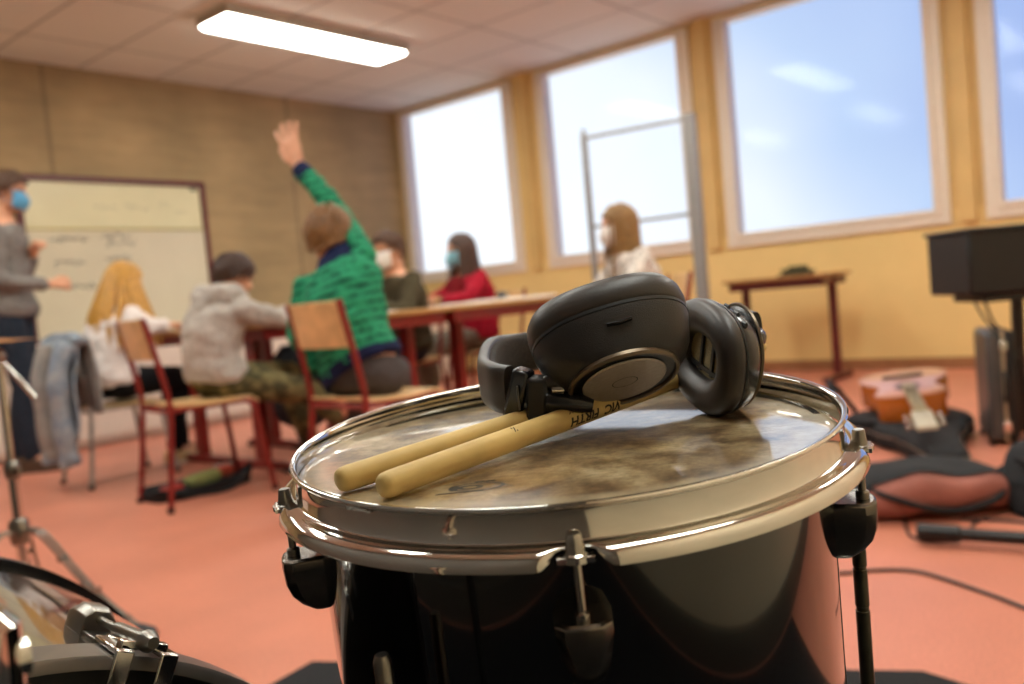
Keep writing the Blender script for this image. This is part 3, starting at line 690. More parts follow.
o = obj(*('folded_cloth',), b, OLIVE, sharp=40, bevel=.006); o.location = (6.06, 2.40, .755); tag(o, 'dark olive folded cloth lying on the side desk by the yellow wall', 'cloth')

# backpack hanging under the desk
NAVY = mat('navy_nylon', '#1b2029', rough=.7, amt=.15, scale=20, bump=.3, bscale=25, bdist=.01)
bp_ = thing('backpack', 'dark navy backpack hanging from the desk between the hoodie boy and the green striped boy', 'backpack', (2.78, 3.80, .20), .7)
b = MB(); rg = []
for i in range(12):
    t = i/11; z = .44*t; k = (math.sin(min(1, t*4+.25)*PI/2))*(1-max(0, t-.7)**2*5)
    rg.append([(.10*k*math.copysign(abs(math.cos(a))**.7, math.cos(a)), .155*k*math.copysign(abs(math.sin(a))**.7, math.sin(a)), z) for a in [2*PI*q/24 for q in range(24)]])
b.rings(rg); obj('body', b, NAVY, bp_, sharp=0)
b = MB(); rg = []
for i in range(8):
    t = i/7; k = math.sin(PI*min(.98, max(.02, t)))**.4
    rg.append([(-.095-.035*k*max(0, math.cos(a)), .115*k*math.sin(a), .05+.17*t) for a in [-PI/2+PI*q/10 for q in range(11)]])
b.rings(rg, cap=True); pk = obj('front_pocket', b, NAVY, bp_, sharp=0)
b = MB(); b.box((-.131, -.02, .15), (.006, .07, .018)); obj('reflective_tag', b, mat('reflective_tag', '#8b98ad', rough=.3), pk)
b = MB(); b.tube(spline([(.02, -.05, .40), (.10, -.03, .50), (.115, 0, .535), (.10, .03, .50), (.02, .05, .40)], 6), .010, 8); obj('carry_strap', b, NAVY, bp_)
# bag and pouches below the hoodie boy's chair
cb = thing('open_bag', 'flat black open bag on the floor under the hoodie boy\'s red chair', 'bag', (2.16, 3.85, 0), .05)
b = MB(); rg = []
for i in range(14):
    t = i/13*2-1; w = .13*(1-abs(t)**5*.5)
    h = .045+.045*t*t*(1 if t > 0 else .35)
    rg.append([(.25*t, -w, .0), (.25*t, w, .0), (.26*t, w+.02, h), (.25*t, w, h), (.25*t, w*.8, .02), (.25*t, -w*.8, .02), (.25*t, -w, h), (.26*t, -w-.02, h)])
b.rings(rg); obj('body', b, BLKM, cb, sharp=50)
b = MB(); b.tube(spline([(-.22, -.13, .05), (-.1, -.19, .02), (.08, -.18, .015), (.2, -.14, .09)], 6), .009, 8); obj('strap', b, BLKM, cb)
pouch('green_pouch', 'pale green pouch in the black bag under the red chair', 'pouch', (2.19, 3.85, .025), .3, (.22, .10, .06), mat('green_felt', '#9fa765', rough=.8, amt=.1))
pouch('red_pouch', 'red pouch at the left end of the black bag under the red chair', 'pouch', (2.02, 3.83, .025), .2, (.11, .08, .035), mat('red_felt', '#b5382c', rough=.8, amt=.1))
pouch('coral_pouch', 'coral red pouch at the right end of the black bag under the red chair', 'pouch', (2.325, 3.88, .03), -.2, (.10, .08, .06), mat('coral_felt', '#c4503a', rough=.8, amt=.1))

# ------------------------------------------------------------------ rolling metal frame by the window
rk = thing('metal_frame', 'tall grey metal frame with two crossbars standing in front of the window', 'frame', (5.08, 3.05, 0))
pl, pr = V((-.045, .37, 0)), V((.055, -.385, 0))
GM2 = mat('frame_grey', '#8f8b88', rough=.4, metal=.2, amt=.04)
b = MB(); b.bar(pl+V((0, 0, .04)), pl+V((0, 0, 1.85)), .035, .035); obj('post', b, GM2, rk, bevel=.004)
b = MB(); b.bar(pr+V((0, 0, .04)), pr+V((0, 0, 1.85)), .075, .05); obj('post', b, GM2, rk, bevel=.004)
for z in (1.825, 1.215): b = MB(); b.bar(pl+V((0, 0, z)), pr+V((0, 0, z)), .022, .022); obj('crossbar', b, GM2, rk, bevel=.003)
b = MB(); b.tube([pl+V((0, 0, 1.84)), pl+V((0, 0, 1.885))], .014, 10); obj('finial', b, GM2, rk)
for p in (pl, pr):
    b = MB(); b.bar(p+V((-.25, -.03, .04)), p+V((.25, .03, .04)), .05, .04); ft = obj('foot', b, GM2, rk, bevel=.006)
    for s in (-1, 1):
        b = MB(); b.lathe([(.0001, -.012), (.02, -.012), (.02, .012), (.0001, .012)], 14, X=Matrix.Translation(p+V((s*.22, s*.026, .02))) @ Matrix.Rotation(PI/2, 4, 'X')); obj('caster', b, BLACK, ft)

# ------------------------------------------------------------------ right side: equipment, case, guitar, bags
DK = mat('black_vinyl', '#0d0d0f', rough=.55, amt=.12, scale=20)
FW2 = V((.765, .642, 0)).normalized(); RG2 = V((.642, -.765, 0)).normalized()
ang = math.atan2(RG2.y, RG2.x)
eq = thing('equipment_cabinet', 'large black boxy cabinet on dark legs with hanging cables at the right edge', 'cabinet', (4.24, .645, 0), ang)
b = MB(); b.box((.05, 0, .755), (.86, .34, .26)); obj('body', b, DK, eq, bevel=.012)
b = MB(); b.box((.05, 0, .888), (.88, .36, .016)); obj('top_panel', b, BLACK, eq, bevel=.005)
b = MB(); b.box((.06, -.02, .606), (.74, .26, .03)); obj('base_rail', b, BLACK, eq, bevel=.005)
for x in (-.04, .40):
    for y in (-.12, .12):
        b = MB(); b.bar((x, y, .0), (x, y*.8, .60), .04, .04); obj('leg', b, BLACK, eq, bevel=.005)
b = MB()
b.tube(spline([(-.27, -.06, .60), (-.255, -.10, .50), (-.20, -.13, .40), (-.16, -.14, .25), (-.12, -.10, .03)], 8), .006, 8)
b.tube(spline([(-.31, -.06, .60), (-.30, -.12, .52), (-.25, -.15, .44), (-.18, -.15, .38)], 8), .005, 8); obj('cable', b, BLACK, eq)
hc = thing('hard_case', 'black hard case standing upright on end with a pale metal edge, below the black cabinet', 'case', (4.10, .825, 0), math.radians(20))
b = MB(); b.box((.0, .0, .245), (.32, .060, .45)); obj('shell', b, mat('case_grey', '#4d4a48', rough=.35, amt=.06), hc, bevel=.02)
b = MB(); b.box((0, -.055, .245), (.32, .052, .45)); obj('lid', b, DK, hc, bevel=.02)
b = MB(); b.box((0, -.0295, .245), (.326, .012, .456)); obj('edge_trim', b, mat('trim_cream', '#b9a98d', rough=.35, metal=.4), hc, bevel=.004)
b = MB(); b.tube(fillet([(-.163, -.03, .19), (-.195, -.03, .20), (-.195, -.03, .29), (-.163, -.03, .30)], .02), .008, 8); obj('handle', b, BLACK, hc)
for z in (.08, .41):
    b = MB(); b.box((-.165, -.03, z), (.010, .03, .04)); obj('latch', b, CHROME, hc, bevel=.003)
b = MB()
for y in (-.06, .02):
    for x in (-.12, .12): b.lathe([(.0001, 0), (.012, 0), (.012, .022), (.0001, .022)], 12, X=Matrix.Translation((x, y, 0)))
obj('foot', b, BLACK, hc)

def soft_bag(name, label, loc, rz, L, W, H, m1, m2, seed, sag=.2):
    o = thing(name, label, 'bag', loc, rz)
    def prof(t):
        return max(.12, (1-abs(t)**3.2)**.5)
    b = MB(); rg = []; n = 28
    for i in range(21):
        t = i/20*2-1; k = prof(t); ring = []
        for q in range(n):
            a = 2*PI*q/n; w = W/2*k*math.copysign(abs(math.cos(a))**.75, math.cos(a)); z = H/2*(1-sag*math.sin((t+.4)*2.2)**2) * k * math.copysign(abs(math.sin(a))**.75, math.sin(a))
            p = V((L/2*t, w, 0)); p.z = max(0, H/2*k*1.0 + z)
            nz_ = noise.noise(p*9+V((seed, 0, 0)))*.018*k
            p.z = max(0, p.z + (nz_ if p.z > .01 else 0)); ring.append(p)
        rg.append(ring)
    b.rings(rg); obj('body', b, m1, o, sharp=0, sub=1)
    b = MB(); rg = []
    for i in range(17):
        t = (i/16*2-1)*.93; k = prof(t); ring = []
        for q in range(9):
            a = PI*(.20+.56*q/8); w = W/2*k*math.copysign(abs(math.cos(a))**.75, math.cos(a)); z = H/2*(1-sag*math.sin((t+.4)*2.2)**2)*k*abs(math.sin(a))**.75
            p = V((L/2*t, w, H/2*k+z)); p.z += noise.noise(p*9+V((seed, 0, 0)))*.018*k + .006; ring.append(p)
        rg.append(ring)
    vs = [p for r_ in rg for p in r_]; fs = [(i*9+q, i*9+q+1, (i+1)*9+q+1, (i+1)*9+q) for i in range(16) for q in range(8)]
    b.add(vs, fs); obj('flap', b, m2, o, sharp=0)
    b = MB(); b.tube(spline([(-L*.42, W*.1, H*.75), (-L*.3, -W*.45, H*.55), (0, -W*.52, H*.22), (L*.28, -W*.48, H*.4), (L*.44, 0, H*.7)], 7), .010, 8); obj('strap', b, BLKM, o)
    return o
PINK = mat('dusty_pink_nylon', '#9c5f53', rough=.75, amt=.12, scale=8, bump=.35, bscale=14, bdist=.02)
soft_bag('duffel_bag', 'dusty pink bag with a black top lying on the floor below the guitar', (2.90, .79, 0), math.radians(-52), .56, .32, .155, PINK, BLKM, 3)
soft_bag('black_duffel', 'black bag with straps lying at the right edge beside the pink bag', (3.06, .38, 0), math.radians(-40), .46, .34, .22, BLKM, BLKM, 8)
# guitar on its gig bag
gb = thing('gig_bag', 'black padded gig bag lying flat on the floor under the acoustic guitar', 'bag', (3.98, 1.10, 0), math.atan2(-.42, -.90))
def gout(sc=1.0, n=64):
    pts = [(-.245, 0), (-.235, .09), (-.19, .165), (-.11, .19), (-.03, .165), (.03, .125), (.08, .115), (.14, .13), (.19, .142), (.23, .115), (.246, .05), (.248, 0)]
    full = pts + [(x, -y) for x, y in pts[-2:0:-1]]
    return [V((p.x*sc, p.y*sc, 0)) for p in spline([(x, y, 0) for x, y in full], 4, closed=True)]
def slab(outl, z0, z1, rnd=.01):
    b = MB(); rg = []
    for z, d in ((z0, rnd), (z0+rnd*.4, rnd*.25), (z0+rnd, 0), (z1-rnd, 0), (z1-rnd*.4, rnd*.25), (z1, rnd)):
        rg.append([p*(1-d/.2)+V((0, 0, z)) for p in outl])
    b.rings(rg); return b
gp = [(-.42, 0), (-.40, .14), (-.30, .24), (-.12, .26), (.02, .20), (.14, .17), (.26, .12), (.55, .075), (.66, .06), (.67, 0)]
go = [p for p in spline([(x, y, 0) for x, y in gp + [(x, -y) for x, y in gp[-2:0:-1]]], 4, closed=True)]
obj('body', slab(go, 0, .10, .03), BLKM, gb, sharp=0)
b = MB(); b.tube([p+V((0, 0, .062)) for p in [q*1.004 for q in go]], .005, 6, closed=True); obj('zipper', b, STEEL, gb)
b = MB(); b.tube(spline([(-.35, -.2, .09), (-.30, -.29, .22), (-.15, -.33, .25), (.02, -.29, .12), (.06, -.17, .10)], 8), .013, 8); b.tube(spline([(-.1, -.31, .24), (0, -.36, .14), (.12, -.34, .03), (.2, -.25, .02)], 8), .010, 8); obj('strap', b, BLKM, gb)
gt = thing('acoustic_guitar', 'small acoustic guitar with orange sides lying on its black gig bag', 'guitar', M=Matrix.Translation((4.12, 1.165, .152)) @ Matrix.Scale(1.0, 4) @ Matrix.Rotation(math.atan2(-.36, -.93), 4, 'Z') @ Matrix.Rotation(math.radians(6), 4, 'Y') @ Matrix.Rotation(math.radians(5), 4, 'X'))
ORG = mat('orange_maple', '#b4621d', rough=.25, amt=.12, scale=6, coat=.5); TOPW = mat('guitar_top', '#c98f72', rough=.3, amt=.05, scale=8, coat=.4)
obj('sides', slab(gout(.98), -.02, .092, .004), ORG, gt, sharp=35)
obj('soundboard', slab(gout(.99), .088, .097, .003), TOPW, gt, sharp=35)
b = MB(); b.lathe([(.0001, .0972), (.042, .0972), (.042, .0978), (.0001, .0978)], 32, X=Matrix.Translation((.095, 0, 0))); obj('sound_hole', b, BLACK, gt)
b = MB(); b.lathe([(.043, .0972), (.054, .0972), (.054, .0979), (.043, .0979)], 32, X=Matrix.Translation((.095, 0, 0)), closed=True); obj('rosette', b, mat('rosette', '#4b3020', rough=.4), gt)
b = MB(); b.box((-.10, 0, .101), (.03, .17, .010)); obj('bridge', b, mat('rosewood', '#3a2416', rough=.4), gt, bevel=.003)
b = MB(); b.bar((.15, 0, .098), (.56, 0, .102), .054, .020); obj('neck', b, ORG, gt, bevel=.004)
b = MB(); b.bar((.12, 0, .112), (.56, 0, .114), .052, .007); fb = obj('fingerboard', b, mat('fingerboard', '#a58f63', rough=.45, amt=.1), gt)
b = MB()
for k in range(16): x = .56-.62*(1-2**(-(k+1)/12)); b.box((x, 0, .1175), (.0025, .05, .002)) if x > .125 else None
obj('fret', b, STEEL, fb)
b = MB(); b.bar((.56, 0, .104), (.74, 0, .088), .074, .016); hs_ = obj('headstock', b, mat('headstock_pale', '#b9ac92', rough=.35, amt=.06), gt, bevel=.004)
for k in range(3):
    for s in (-1, 1):
        b = MB(); x = .60+.045*k; b.tube([(x, s*.034, .098-.006*k), (x, s*.058, .098-.006*k)], .004, 8); b.ell((x, s*.062, .098-.006*k), (.008, .006, .010)); obj('tuning_peg', b, CHROME, hs_)
b = MB()
for k in range(6): y = (k-2.5)*.0085; b.tube([(-.10, y*1.15, .108), (.56, y*.85, .1205), (.60+.022*k, y, .116)], .0008, 5)
obj('strings', b, STEEL, gt)
# small black box, stand leg, cables
o = thing('black_box', 'small black box on the floor at the left end of the pink bag', 'box', (2.72, .955, 0), math.radians(-40))
b = MB(); b.box((0, 0, .05), (.20, .13, .10)); obj('body', b, BLACK, o, bevel=.008)
b = MB(); b.box((0, 0, .104), (.19, .12, .008)); obj('lid', b, DK, o, bevel=.003)
o = thing('stand_foot', 'black tubular stand foot with a rubber end on the floor at the right edge', 'stand', (2.56, .46, 0), math.radians(-82))
b = MB(); b.tube([(-.22, 0, .034), (.42, 0, .034)], .018, 14); obj('tube', b, mat('black_steel', '#1c1b1b', rough=.3, amt=.1), o)
b = MB(); b.tube([(-.255, 0, .034), (-.25, 0, .034), (-.15, 0, .034), (-.145, 0, .034)], [.019, .024, .024, .019], 14); obj('rubber_end', b, BLACK, o)
b = MB(); b.tube([(.38, -.16, .03), (.38, .16, .03)], .016, 12); b.tube([(.38, 0, .03), (.38, 0, .5)], .014, 12); obj('cross_tube', b, MATS['black_steel'], o)
def cable(label, pts, r=.0045):
    b = MB(); b.tube(spline(pts, 8), r, 8); return tag(obj('cable', b, BLACK), label, 'cable', 'black cables on the floor')
cable('thin black cable running across the floor from the drum to the right edge', [(2.05, 1.02, .005), (2.20, .80, .005), (2.25, .74, .005), (2.28, .66, .005), (2.25, .58, .005), (2.18, .46, .005), (2.10, .34, .005), (1.98, .10, .005)])
cable('black cable curling in a loop in front of the pink bag', [(2.86, .84, .005), (2.66, .78, .005), (2.56, .73, .005), (2.56, .66, .005), (2.64, .61, .005), (2.76, .62, .005), (2.84, .60, .006)])
cable('black cable stretched along the foot of the black bag at the right', [(2.80, .66, .005), (2.82, .50, .005), (2.74, .30, .005), (2.76, .05, .005)])
# ------------------------------------------------------------------ people
SKIN = mat('skin', '#d59a78', rough=.5, amt=.04, scale=25, spec=.35)
EYE = mat('eye', '#2a2320', rough=.2); LIP = mat('lips', '#b0655a', rough=.45)
SEC = [(-.16, .09, .085), (-.10, .145, .115), (0, .168, .125), (.15, .158, .115), (.35, .140, .104), (.55, .150, .110), (.75, .163, .112), (.88, .148, .096), (.97, .10, .078), (1.05, .062, .062)]
def sdir(v): return V(v).normalized()
def torso(mb, P, N, hx, sx, fw, t0, t1, infl, s, wide=1.0, bulge=.03, tilt=0):
    rg = []
    ts = [t for t in [t0] + [q[0] for q in SEC if t0 < q[0] < t1] + [t1]]
    for t in ts:
        a = max([q for q in SEC if q[0] <= max(t, -.16)+1e-6], key=lambda q: q[0]); c_ = min([q for q in SEC if q[0] >= max(t, -.16)-1e-6], key=lambda q: q[0])
        k = 0 if c_[0] == a[0] else (max(t, -.16)-a[0])/(c_[0]-a[0])
        w = (a[1]+(c_[1]-a[1])*k)*s*wide+infl; d = (a[2]+(c_[2]-a[2])*k)*s+infl
        tt = max(0, min(1, t)); lat = (hx*(1-tt)+sx*tt).normalized()
        c = P + (N-P)*t - fw*bulge*math.sin(PI*tt)
        sg = lat.cross((N-P).normalized()).normalized()
        l2 = (lat + V((0, 0, tilt))*max(0, 1-t/.5)).normalized() if tilt else lat
        rg.append([c + l2*w*math.copysign(abs(math.cos(a_))**.85, math.cos(a_)) + sg*d*math.copysign(abs(math.sin(a_))**.85, math.sin(a_)) for a_ in [2*PI*q/32 for q in range(32)]])
    mb.rings(rg)
def hand(mb, wp, d, n, thumb, curl, s, spread=.06):
    d = V(d).normalized(); n = V(n); n = (n-d*n.dot(d)).normalized(); t = d.cross(n)*thumb
    rg = []
    for x, hw, th in ((-.012, .024, .018), (.02, .030, .016), (.055, .038, .014), (.085, .039, .0115), (.092, .034, .008)):
        rg.append([wp + (d*x + t*hw*math.cos(a) + n*th*math.sin(a))*s for a in [2*PI*q/20 for q in range(20)]])
    mb.rings(rg)
    for off, L, fan in ((.0295, .072, 1.2), (.0100, .081, .35), (-.0095, .075, -.4), (-.0285, .058, -1.3)):
        p = wp + (d*.080 + t*off)*s; dd = (d + t*fan*spread).normalized(); ax = dd.cross(n).normalized(); pts = [wp + (d*.055+t*off*.8)*s, p]; rs = [.0095*s, .0093*s]
        for i, q in enumerate((.45, .32, .23)):
            dd = Quaternion(ax, curl*(.8 if i == 0 else 1.1)) @ dd; p = p + dd*L*q*s; pts.append(p); rs.append((.0085-.0007*i)*s)
        mb.chain(pts, rs, 10)
    p0 = wp + (d*.022 + t*.020)*s; d1 = (d*.62 + t*.78 + n*.25*(1+curl)).normalized(); p1 = p0 + d1*.040*s; d2 = (d*.85 + t*.40 + n*(.3+curl*.5)).normalized(); p2 = p1+d2*.032*s; p3 = p2 + (d2+d*.3+n*curl*.4).normalized()*.026*s
    mb.chain([p0, p1, p2, p3], [.014*s, .0108*s, .0098*s, .0080*s], 10)
def head_frame(H, fw, yaw, pitch, roll):
    up = V((0, 0, 1)); lf = up.cross(fw)
    q = Quaternion(up, yaw); f = q @ fw; l = q @ lf
    q = Quaternion(l, pitch); f = q @ f; u = q @ up
    q = Quaternion(f, roll); l = q @ l; u = q @ u
    return basis(f, l, u, H)
def hairdo(par, X, s, style, m, seed):
    rnd = random.Random(seed); b = MB()
    R = V((.103, .0845, .106))*s*style.get('vol', 1); c = V((-.004, 0, .020))*s
    long_ = style['len'] > .2
    def lim(a):                                    # polar limit of the hair by azimuth (0 = face)
        x = abs(math.atan2(math.sin(a), math.cos(a)))
        if x < .75: return math.radians(style.get('fringe', 58))
        if x < 1.35: return math.radians(58+(x-.75)/.6*38)
        return math.radians(96+(x-1.35)/1.8*34)
    rg = []; na = 40
    for j in range(13):
        rg.append([V((c.x+R.x*math.sin(lim(a)*max(j/12, .01))*math.cos(a), c.y+R.y*math.sin(lim(a)*max(j/12, .01))*math.sin(a), c.z+R.z*math.cos(lim(a)*j/12))) * (1+.015*math.sin(9*a)*math.sin(j)) for a in [2*PI*k/na for k in range(na)]])
    rg2 = [[p*.93 for p in r_] for r_ in rg[::-1]]
    b.rings(rg+rg2, cap=False, X=X)
    G = X.inverted().to_3x3() @ V((0, 0, -1)); n = style.get('n', 170)
    for i in range(n):
        a = rnd.uniform(0, 2*PI); L = lim(a); p0 = L*math.sqrt(rnd.random())*.98 if not long_ else min(L, 1.6)*math.sqrt(rnd.random())*.95; k = 1.0 + rnd.uniform(.0, .05 if long_ else .10)
        total = (style['len']*rnd.uniform(.86, 1.05))*s; step = total/12; pts = []; pol_ = p0; az = a; p = None; swirl = rnd.uniform(-.12, .12)
        drop = None
        for q in range(13):
            if drop is None:
                p = V((c.x+R.x*k*math.sin(pol_)*math.cos(az), c.y+R.y*k*math.sin(pol_)*math.sin(az), c.z+R.z*k*math.cos(pol_)))
                pts.append(p); pol_ += step/(.095*s); az += swirl*.3
                if long_:
                    x_ = math.atan2(math.sin(az), math.cos(az)); az = x_ + math.copysign(max(0, 1.55-abs(x_))*.45, x_)
                if pol_ > math.radians(98) and long_ or (not long_ and pol_ > L+.10): drop = p; rad = V((p.x, p.y, 0)).normalized()
            else:
                k2 = style.get('spread', .18)
                p = p + (G + rad*k2*(1 if len(pts) < 9 else .4)).normalized()*step if long_ else p + (rad*.15*rnd.uniform(0, 1) + G*.8 + V((-.1, 0, 0))).normalized()*step*.3
                pts.append(p)
        r0 = style.get('r', .0058)*s
        b.tube(pts, [r0*.8] + [r0]*9 + [r0*.8, r0*.5, r0*.2], 6, X=X)
    obj('hair', b, m, par, sharp=0)
def face_mask(par, X, s, m):
    b = MB(); rg = []
    for j in range(9):
        v = j/8; z = -.108 + .112*v; ring = []
        for k in range(17):
            u = (k/16*2-1); a = u*1.12; bul = math.cos(a)**2*.026*math.sin(PI*min(1, v*1.0+.08))**.7
            x = .016 + (.088 - .020*max(0, .45-v)) * math.cos(a) + bul; y = (.077 - .016*max(0, .5-v)) * math.sin(a) * 1.04
            ring.append(V((x, y, z + (.012*abs(u) if v < .3 else 0)))*s)
        rg.append(ring)
    vs = [p for r_ in rg for p in r_]; fs = [(j*17+k, j*17+k+1, (j+1)*17+k+1, (j+1)*17+k) for j in range(8) for k in range(16)]
    b.add(vs, fs, X=X); o = obj('face_mask', b, m, par, sharp=0); so = o.modifiers.new('thick', 'SOLIDIFY'); so.thickness = .002
    b = MB()
    for sd in (-1, 1):
        b.tube(spline([V((.052, sd*.074, -.005))*s, V((.0, sd*.088, .012))*s, V((-.014, sd*.089, -.01))*s, V((.0, sd*.086, -.035))*s, V((.050, sd*.070, -.075))*s], 5), .0013, 6, X=X)
    obj('ear_loop', b, m, o)
def person(label, xy, yaw, P, N, H, head=(0, 0, 0), sh=None, arms=None, legs=None, top=None, bottom=None, shoe=None, hair=None, hairm=None, mask=None, s=1.0, group=None, hem=-.06, tilt=0, vox=.006, curl=(.35, .35), hdir=(None, None), wide=1.0, hs=1.0, spread=.06, hood=False, cuff=None, collar=None, foot_yaw=(0, 0), cat='person', bulge=.03, hem_m=None):
    root = thing('person', label, cat, (xy[0], xy[1], 0), yaw, group)
    f, l, u = V((1, 0, 0)), V((0, 1, 0)), V((0, 0, 1))
    P, N, H = V(P), V(N), V(H)
    shl, shr = [V(q) for q in sh] if sh else (N + V((-.01, .165*s*wide, -.055)), N + V((-.01, -.165*s*wide, -.055)))
    sx = (shl-shr).normalized(); hx = l
    Xh = head_frame(H, f, *head)
    fw = f
    hl, hr = P + V((.0, .085*s, -.015)), P + V((.0, -.085*s, -.015))
    b = MB()
    torso(b, P, N, hx, sx, fw, -.16, 1.05, 0, s, wide, bulge)
    hc = Xh @ (V((-.035, 0, -.07))*s); b.cap(N-(N-P).normalized()*.03, .062*s, hc, .052*s)
    for A, (el, wr), cu, hd, th in ((shl, arms[0], curl[0], hdir[0], -1), (shr, arms[1], curl[1], hdir[1], 1)):
        el, wr = V(el), V(wr); b.chain([A, el], [.050*s, .039*s]); b.chain([el, wr], [.039*s, .027*s])
        dd = V(hd[0]) if hd else (wr-el); nn = V(hd[1]) if hd else V((0, 0, -1))
        hand(b, wr + dd.normalized()*.015*s, dd, nn, th, cu, s*(hs if hd else 1), spread if hd else .06)
    for A, (kn, an) in ((hl, legs[0]), (hr, legs[1])):
        kn, an = V(kn), V(an); b.chain([A, kn], [.085*s, .057*s]); b.chain([kn, (kn*.65+an*.35)-V((.012, 0, 0)), an], [.056*s, .055*s, .037*s])
        b.cap(an, .036*s, an + V((.10, 0, -.04))*s, .030*s)
    hb = MB()
    b.ell(V((-.004, 0, .020))*s, V((.095, .077, .098))*s, X=Xh); b.ell(V((.022, 0, -.050))*s, V((.066, .058, .066))*s, X=Xh)
    b.cap(Xh @ (V((.066, .012, -.098))*s), .018*s, Xh @ (V((.066, -.012, -.098))*s), .018*s)
    b.cap(Xh @ (V((.088, 0, .018))*s), .009*s, Xh @ (V((.106, 0, -.020))*s), .0135*s); b.cap(Xh @ (V((.100, .011, -.026))*s), .008*s, Xh @ (V((.100, -.011, -.026))*s), .008*s)
    b.cap(Xh @ (V((.086, .034, .032))*s), .010*s, Xh @ (V((.086, -.034, .032))*s), .010*s)
    for sd in (-1, 1):
        b.ell(V((-.005, sd*.078, -.002))*s, V((.020, .008, .032))*s, X=Xh); b.ell(V((.062, sd*.038, -.030))*s, V((.026, .022, .022))*s, X=Xh)
    body = obj('body', remesh(b, 'body', vox, 3), SKIN, root, sharp=0)
    for sd in (-1, 1):
        e = MB(); e.ell(V((.0855, sd*.031, .012))*s, V((.008, .012, .007))*s, X=Xh, nu=14, nv=8); obj('eye', e, EYE, body)
    if not mask:
        e = MB(); e.ell(V((.086, 0, -.062))*s, V((.010, .022, .007))*s, X=Xh, nu=14, nv=8); obj('mouth', e, LIP, body)
    # clothes
    b = MB(); inf = .024*s
    torso(b, P, N, hx, sx, fw, hem, .985, inf, s, wide, bulge, tilt)
    for A, (el, wr) in ((shl, arms[0]), (shr, arms[1])):
        el, wr = V(el), V(wr); w2 = wr + (el-wr).normalized()*.035*s; b.chain([A, el], [.066*s, .054*s]); b.chain([el, w2], [.054*s, .042*s])
    tb = obj('top', remesh(b, 'top', .009, 5, .014*s, .075), top, root, sharp=0)
    if cuff:
        for (el, wr) in arms:
            el, wr = V(el), V(wr); dd = (el-wr).normalized(); b = MB(); b.tube([wr+dd*.000, wr+dd*.012, wr+dd*.055, wr+dd*.062], [.037*s, .041*s, .046*s, .040*s], 18); obj('cuff', b, cuff, tb)
    if hem_m:
        b = MB(); torso(b, P, N, hx, sx, fw, hem-.03, hem+.09, inf+.005, s, wide, bulge, tilt); obj('waistband', remesh(b, 'waistband', .008, 3, .004, .05), hem_m, tb, sharp=0)
    if collar:
        b = MB(); T = (N-P).normalized(); c0 = N + T*.0; rg = []
        for q, r_ in ((-.07, .140), (-.02, .122), (.03, .096), (.062, .080), (.058, .068), (-.02, .072)):
            rg.append([c0 + T*q*s + (sx*math.cos(a) + sx.cross(T)*math.sin(a)*.85)*r_*s for a in [2*PI*k/28 for k in range(28)]])
        b.rings(rg, cap=False, closed=True); obj('collar', b, collar, tb, sharp=0)
    if hood:
        b = MB(); T = (N-P).normalized(); bk = -f
        b.tube(spline([N + sx*.105*s + f*.05 - T*.02, N + sx*.115*s + bk*.05 + T*.015, N + bk*.125*s + T*.01, N - sx*.115*s + bk*.05 + T*.015, N - sx*.105*s + f*.05 - T*.02], 7), [.035*s]*3 + [.054*s]*23 + [.035*s]*3, 14, flat=1.25)
        b.ell(N + bk*.13*s - T*.075*s, V((.05, .095, .09))*s)
        obj('hood', remesh(b, 'hood', .008, 5, .012, .05), top, tb, sharp=0)
    b = MB(); torso(b, P, N, hx, sx, fw, -.17, max(.03, hem+.09), .011*s, s, wide, bulge)
    for A, (kn, an) in ((hl, legs[0]), (hr, legs[1])):
        kn, an = V(kn), V(an); b.chain([A, kn], [.098*s, .070*s]); b.chain([kn, (kn*.65+an*.35)-V((.012, 0, 0)), an + (kn-an).normalized()*.02], [.070*s, .066*s, .052*s])
    obj('trousers', remesh(b, 'trousers', .009, 4, .006*s, .07), bottom, root, sharp=0)
    for (kn, an), fy in zip(legs, foot_yaw):
        an = V(an); X = Matrix.Translation((an.x, an.y, 0)) @ Matrix.Rotation(fy, 4, 'Z'); b = MB(); rg = []
        for x, hw, h in ((-.068, .020, .055), (-.060, .033, .085), (-.03, .038, .105), (.01, .039, .105), (.05, .041, .085), (.09, .046, .065), (.14, .046, .052), (.18, .036, .042), (.198, .015, .028)):
            rg.append([V((x, hw*math.copysign(abs(math.cos(a))**.7, math.cos(a)), h*.5 + h*.5*math.copysign(abs(math.sin(a))**.7, math.sin(a))))*s for a in [2*PI*q/18 for q in range(18)]])
        b.rings(rg, X=X); so = obj('shoe', b, shoe, root, sharp=60)
        b = MB(); rg = []
        for x, hw in ((-.072, .022), (-.055, .038), (.02, .042), (.10, .050), (.16, .046), (.200, .02)):
            rg.append([V((x, yy, z))*s for yy, z in ((-hw, 0), (hw, 0), (hw, .022), (-hw, .022))])
        b.rings(rg, X=X); obj('sole', b, mat('shoe_sole', '#5b4a3c', rough=.8) if shoe.name == 'brown_leather' else mat('pale_sole', '#cfc8b8', rough=.7), so)
    hairdo(root, Xh, s, hair, hairm, hash(label) % 1000 if False else len(label))
    if mask: face_mask(root, Xh, s, mask)
    return root
def knit(name, c1, c2, scale=60, amt=.5):
    m = mat(name, c1, rough=.9, amt=.06, scale=30, bump=.35, bscale=300, bdist=.002, spec=.2); t = NT(m); src = t.b.inputs['Base Color'].links[0].from_socket
    n = t.ramp(t.noise(scale, 3), [(.45, (0, 0, 0, 1)), (.62, (1, 1, 1, 1))]); t.l(t.mixc(t.math('MULTIPLY', n, amt), src, lin(c2)), t.b.inputs['Base Color']); return m
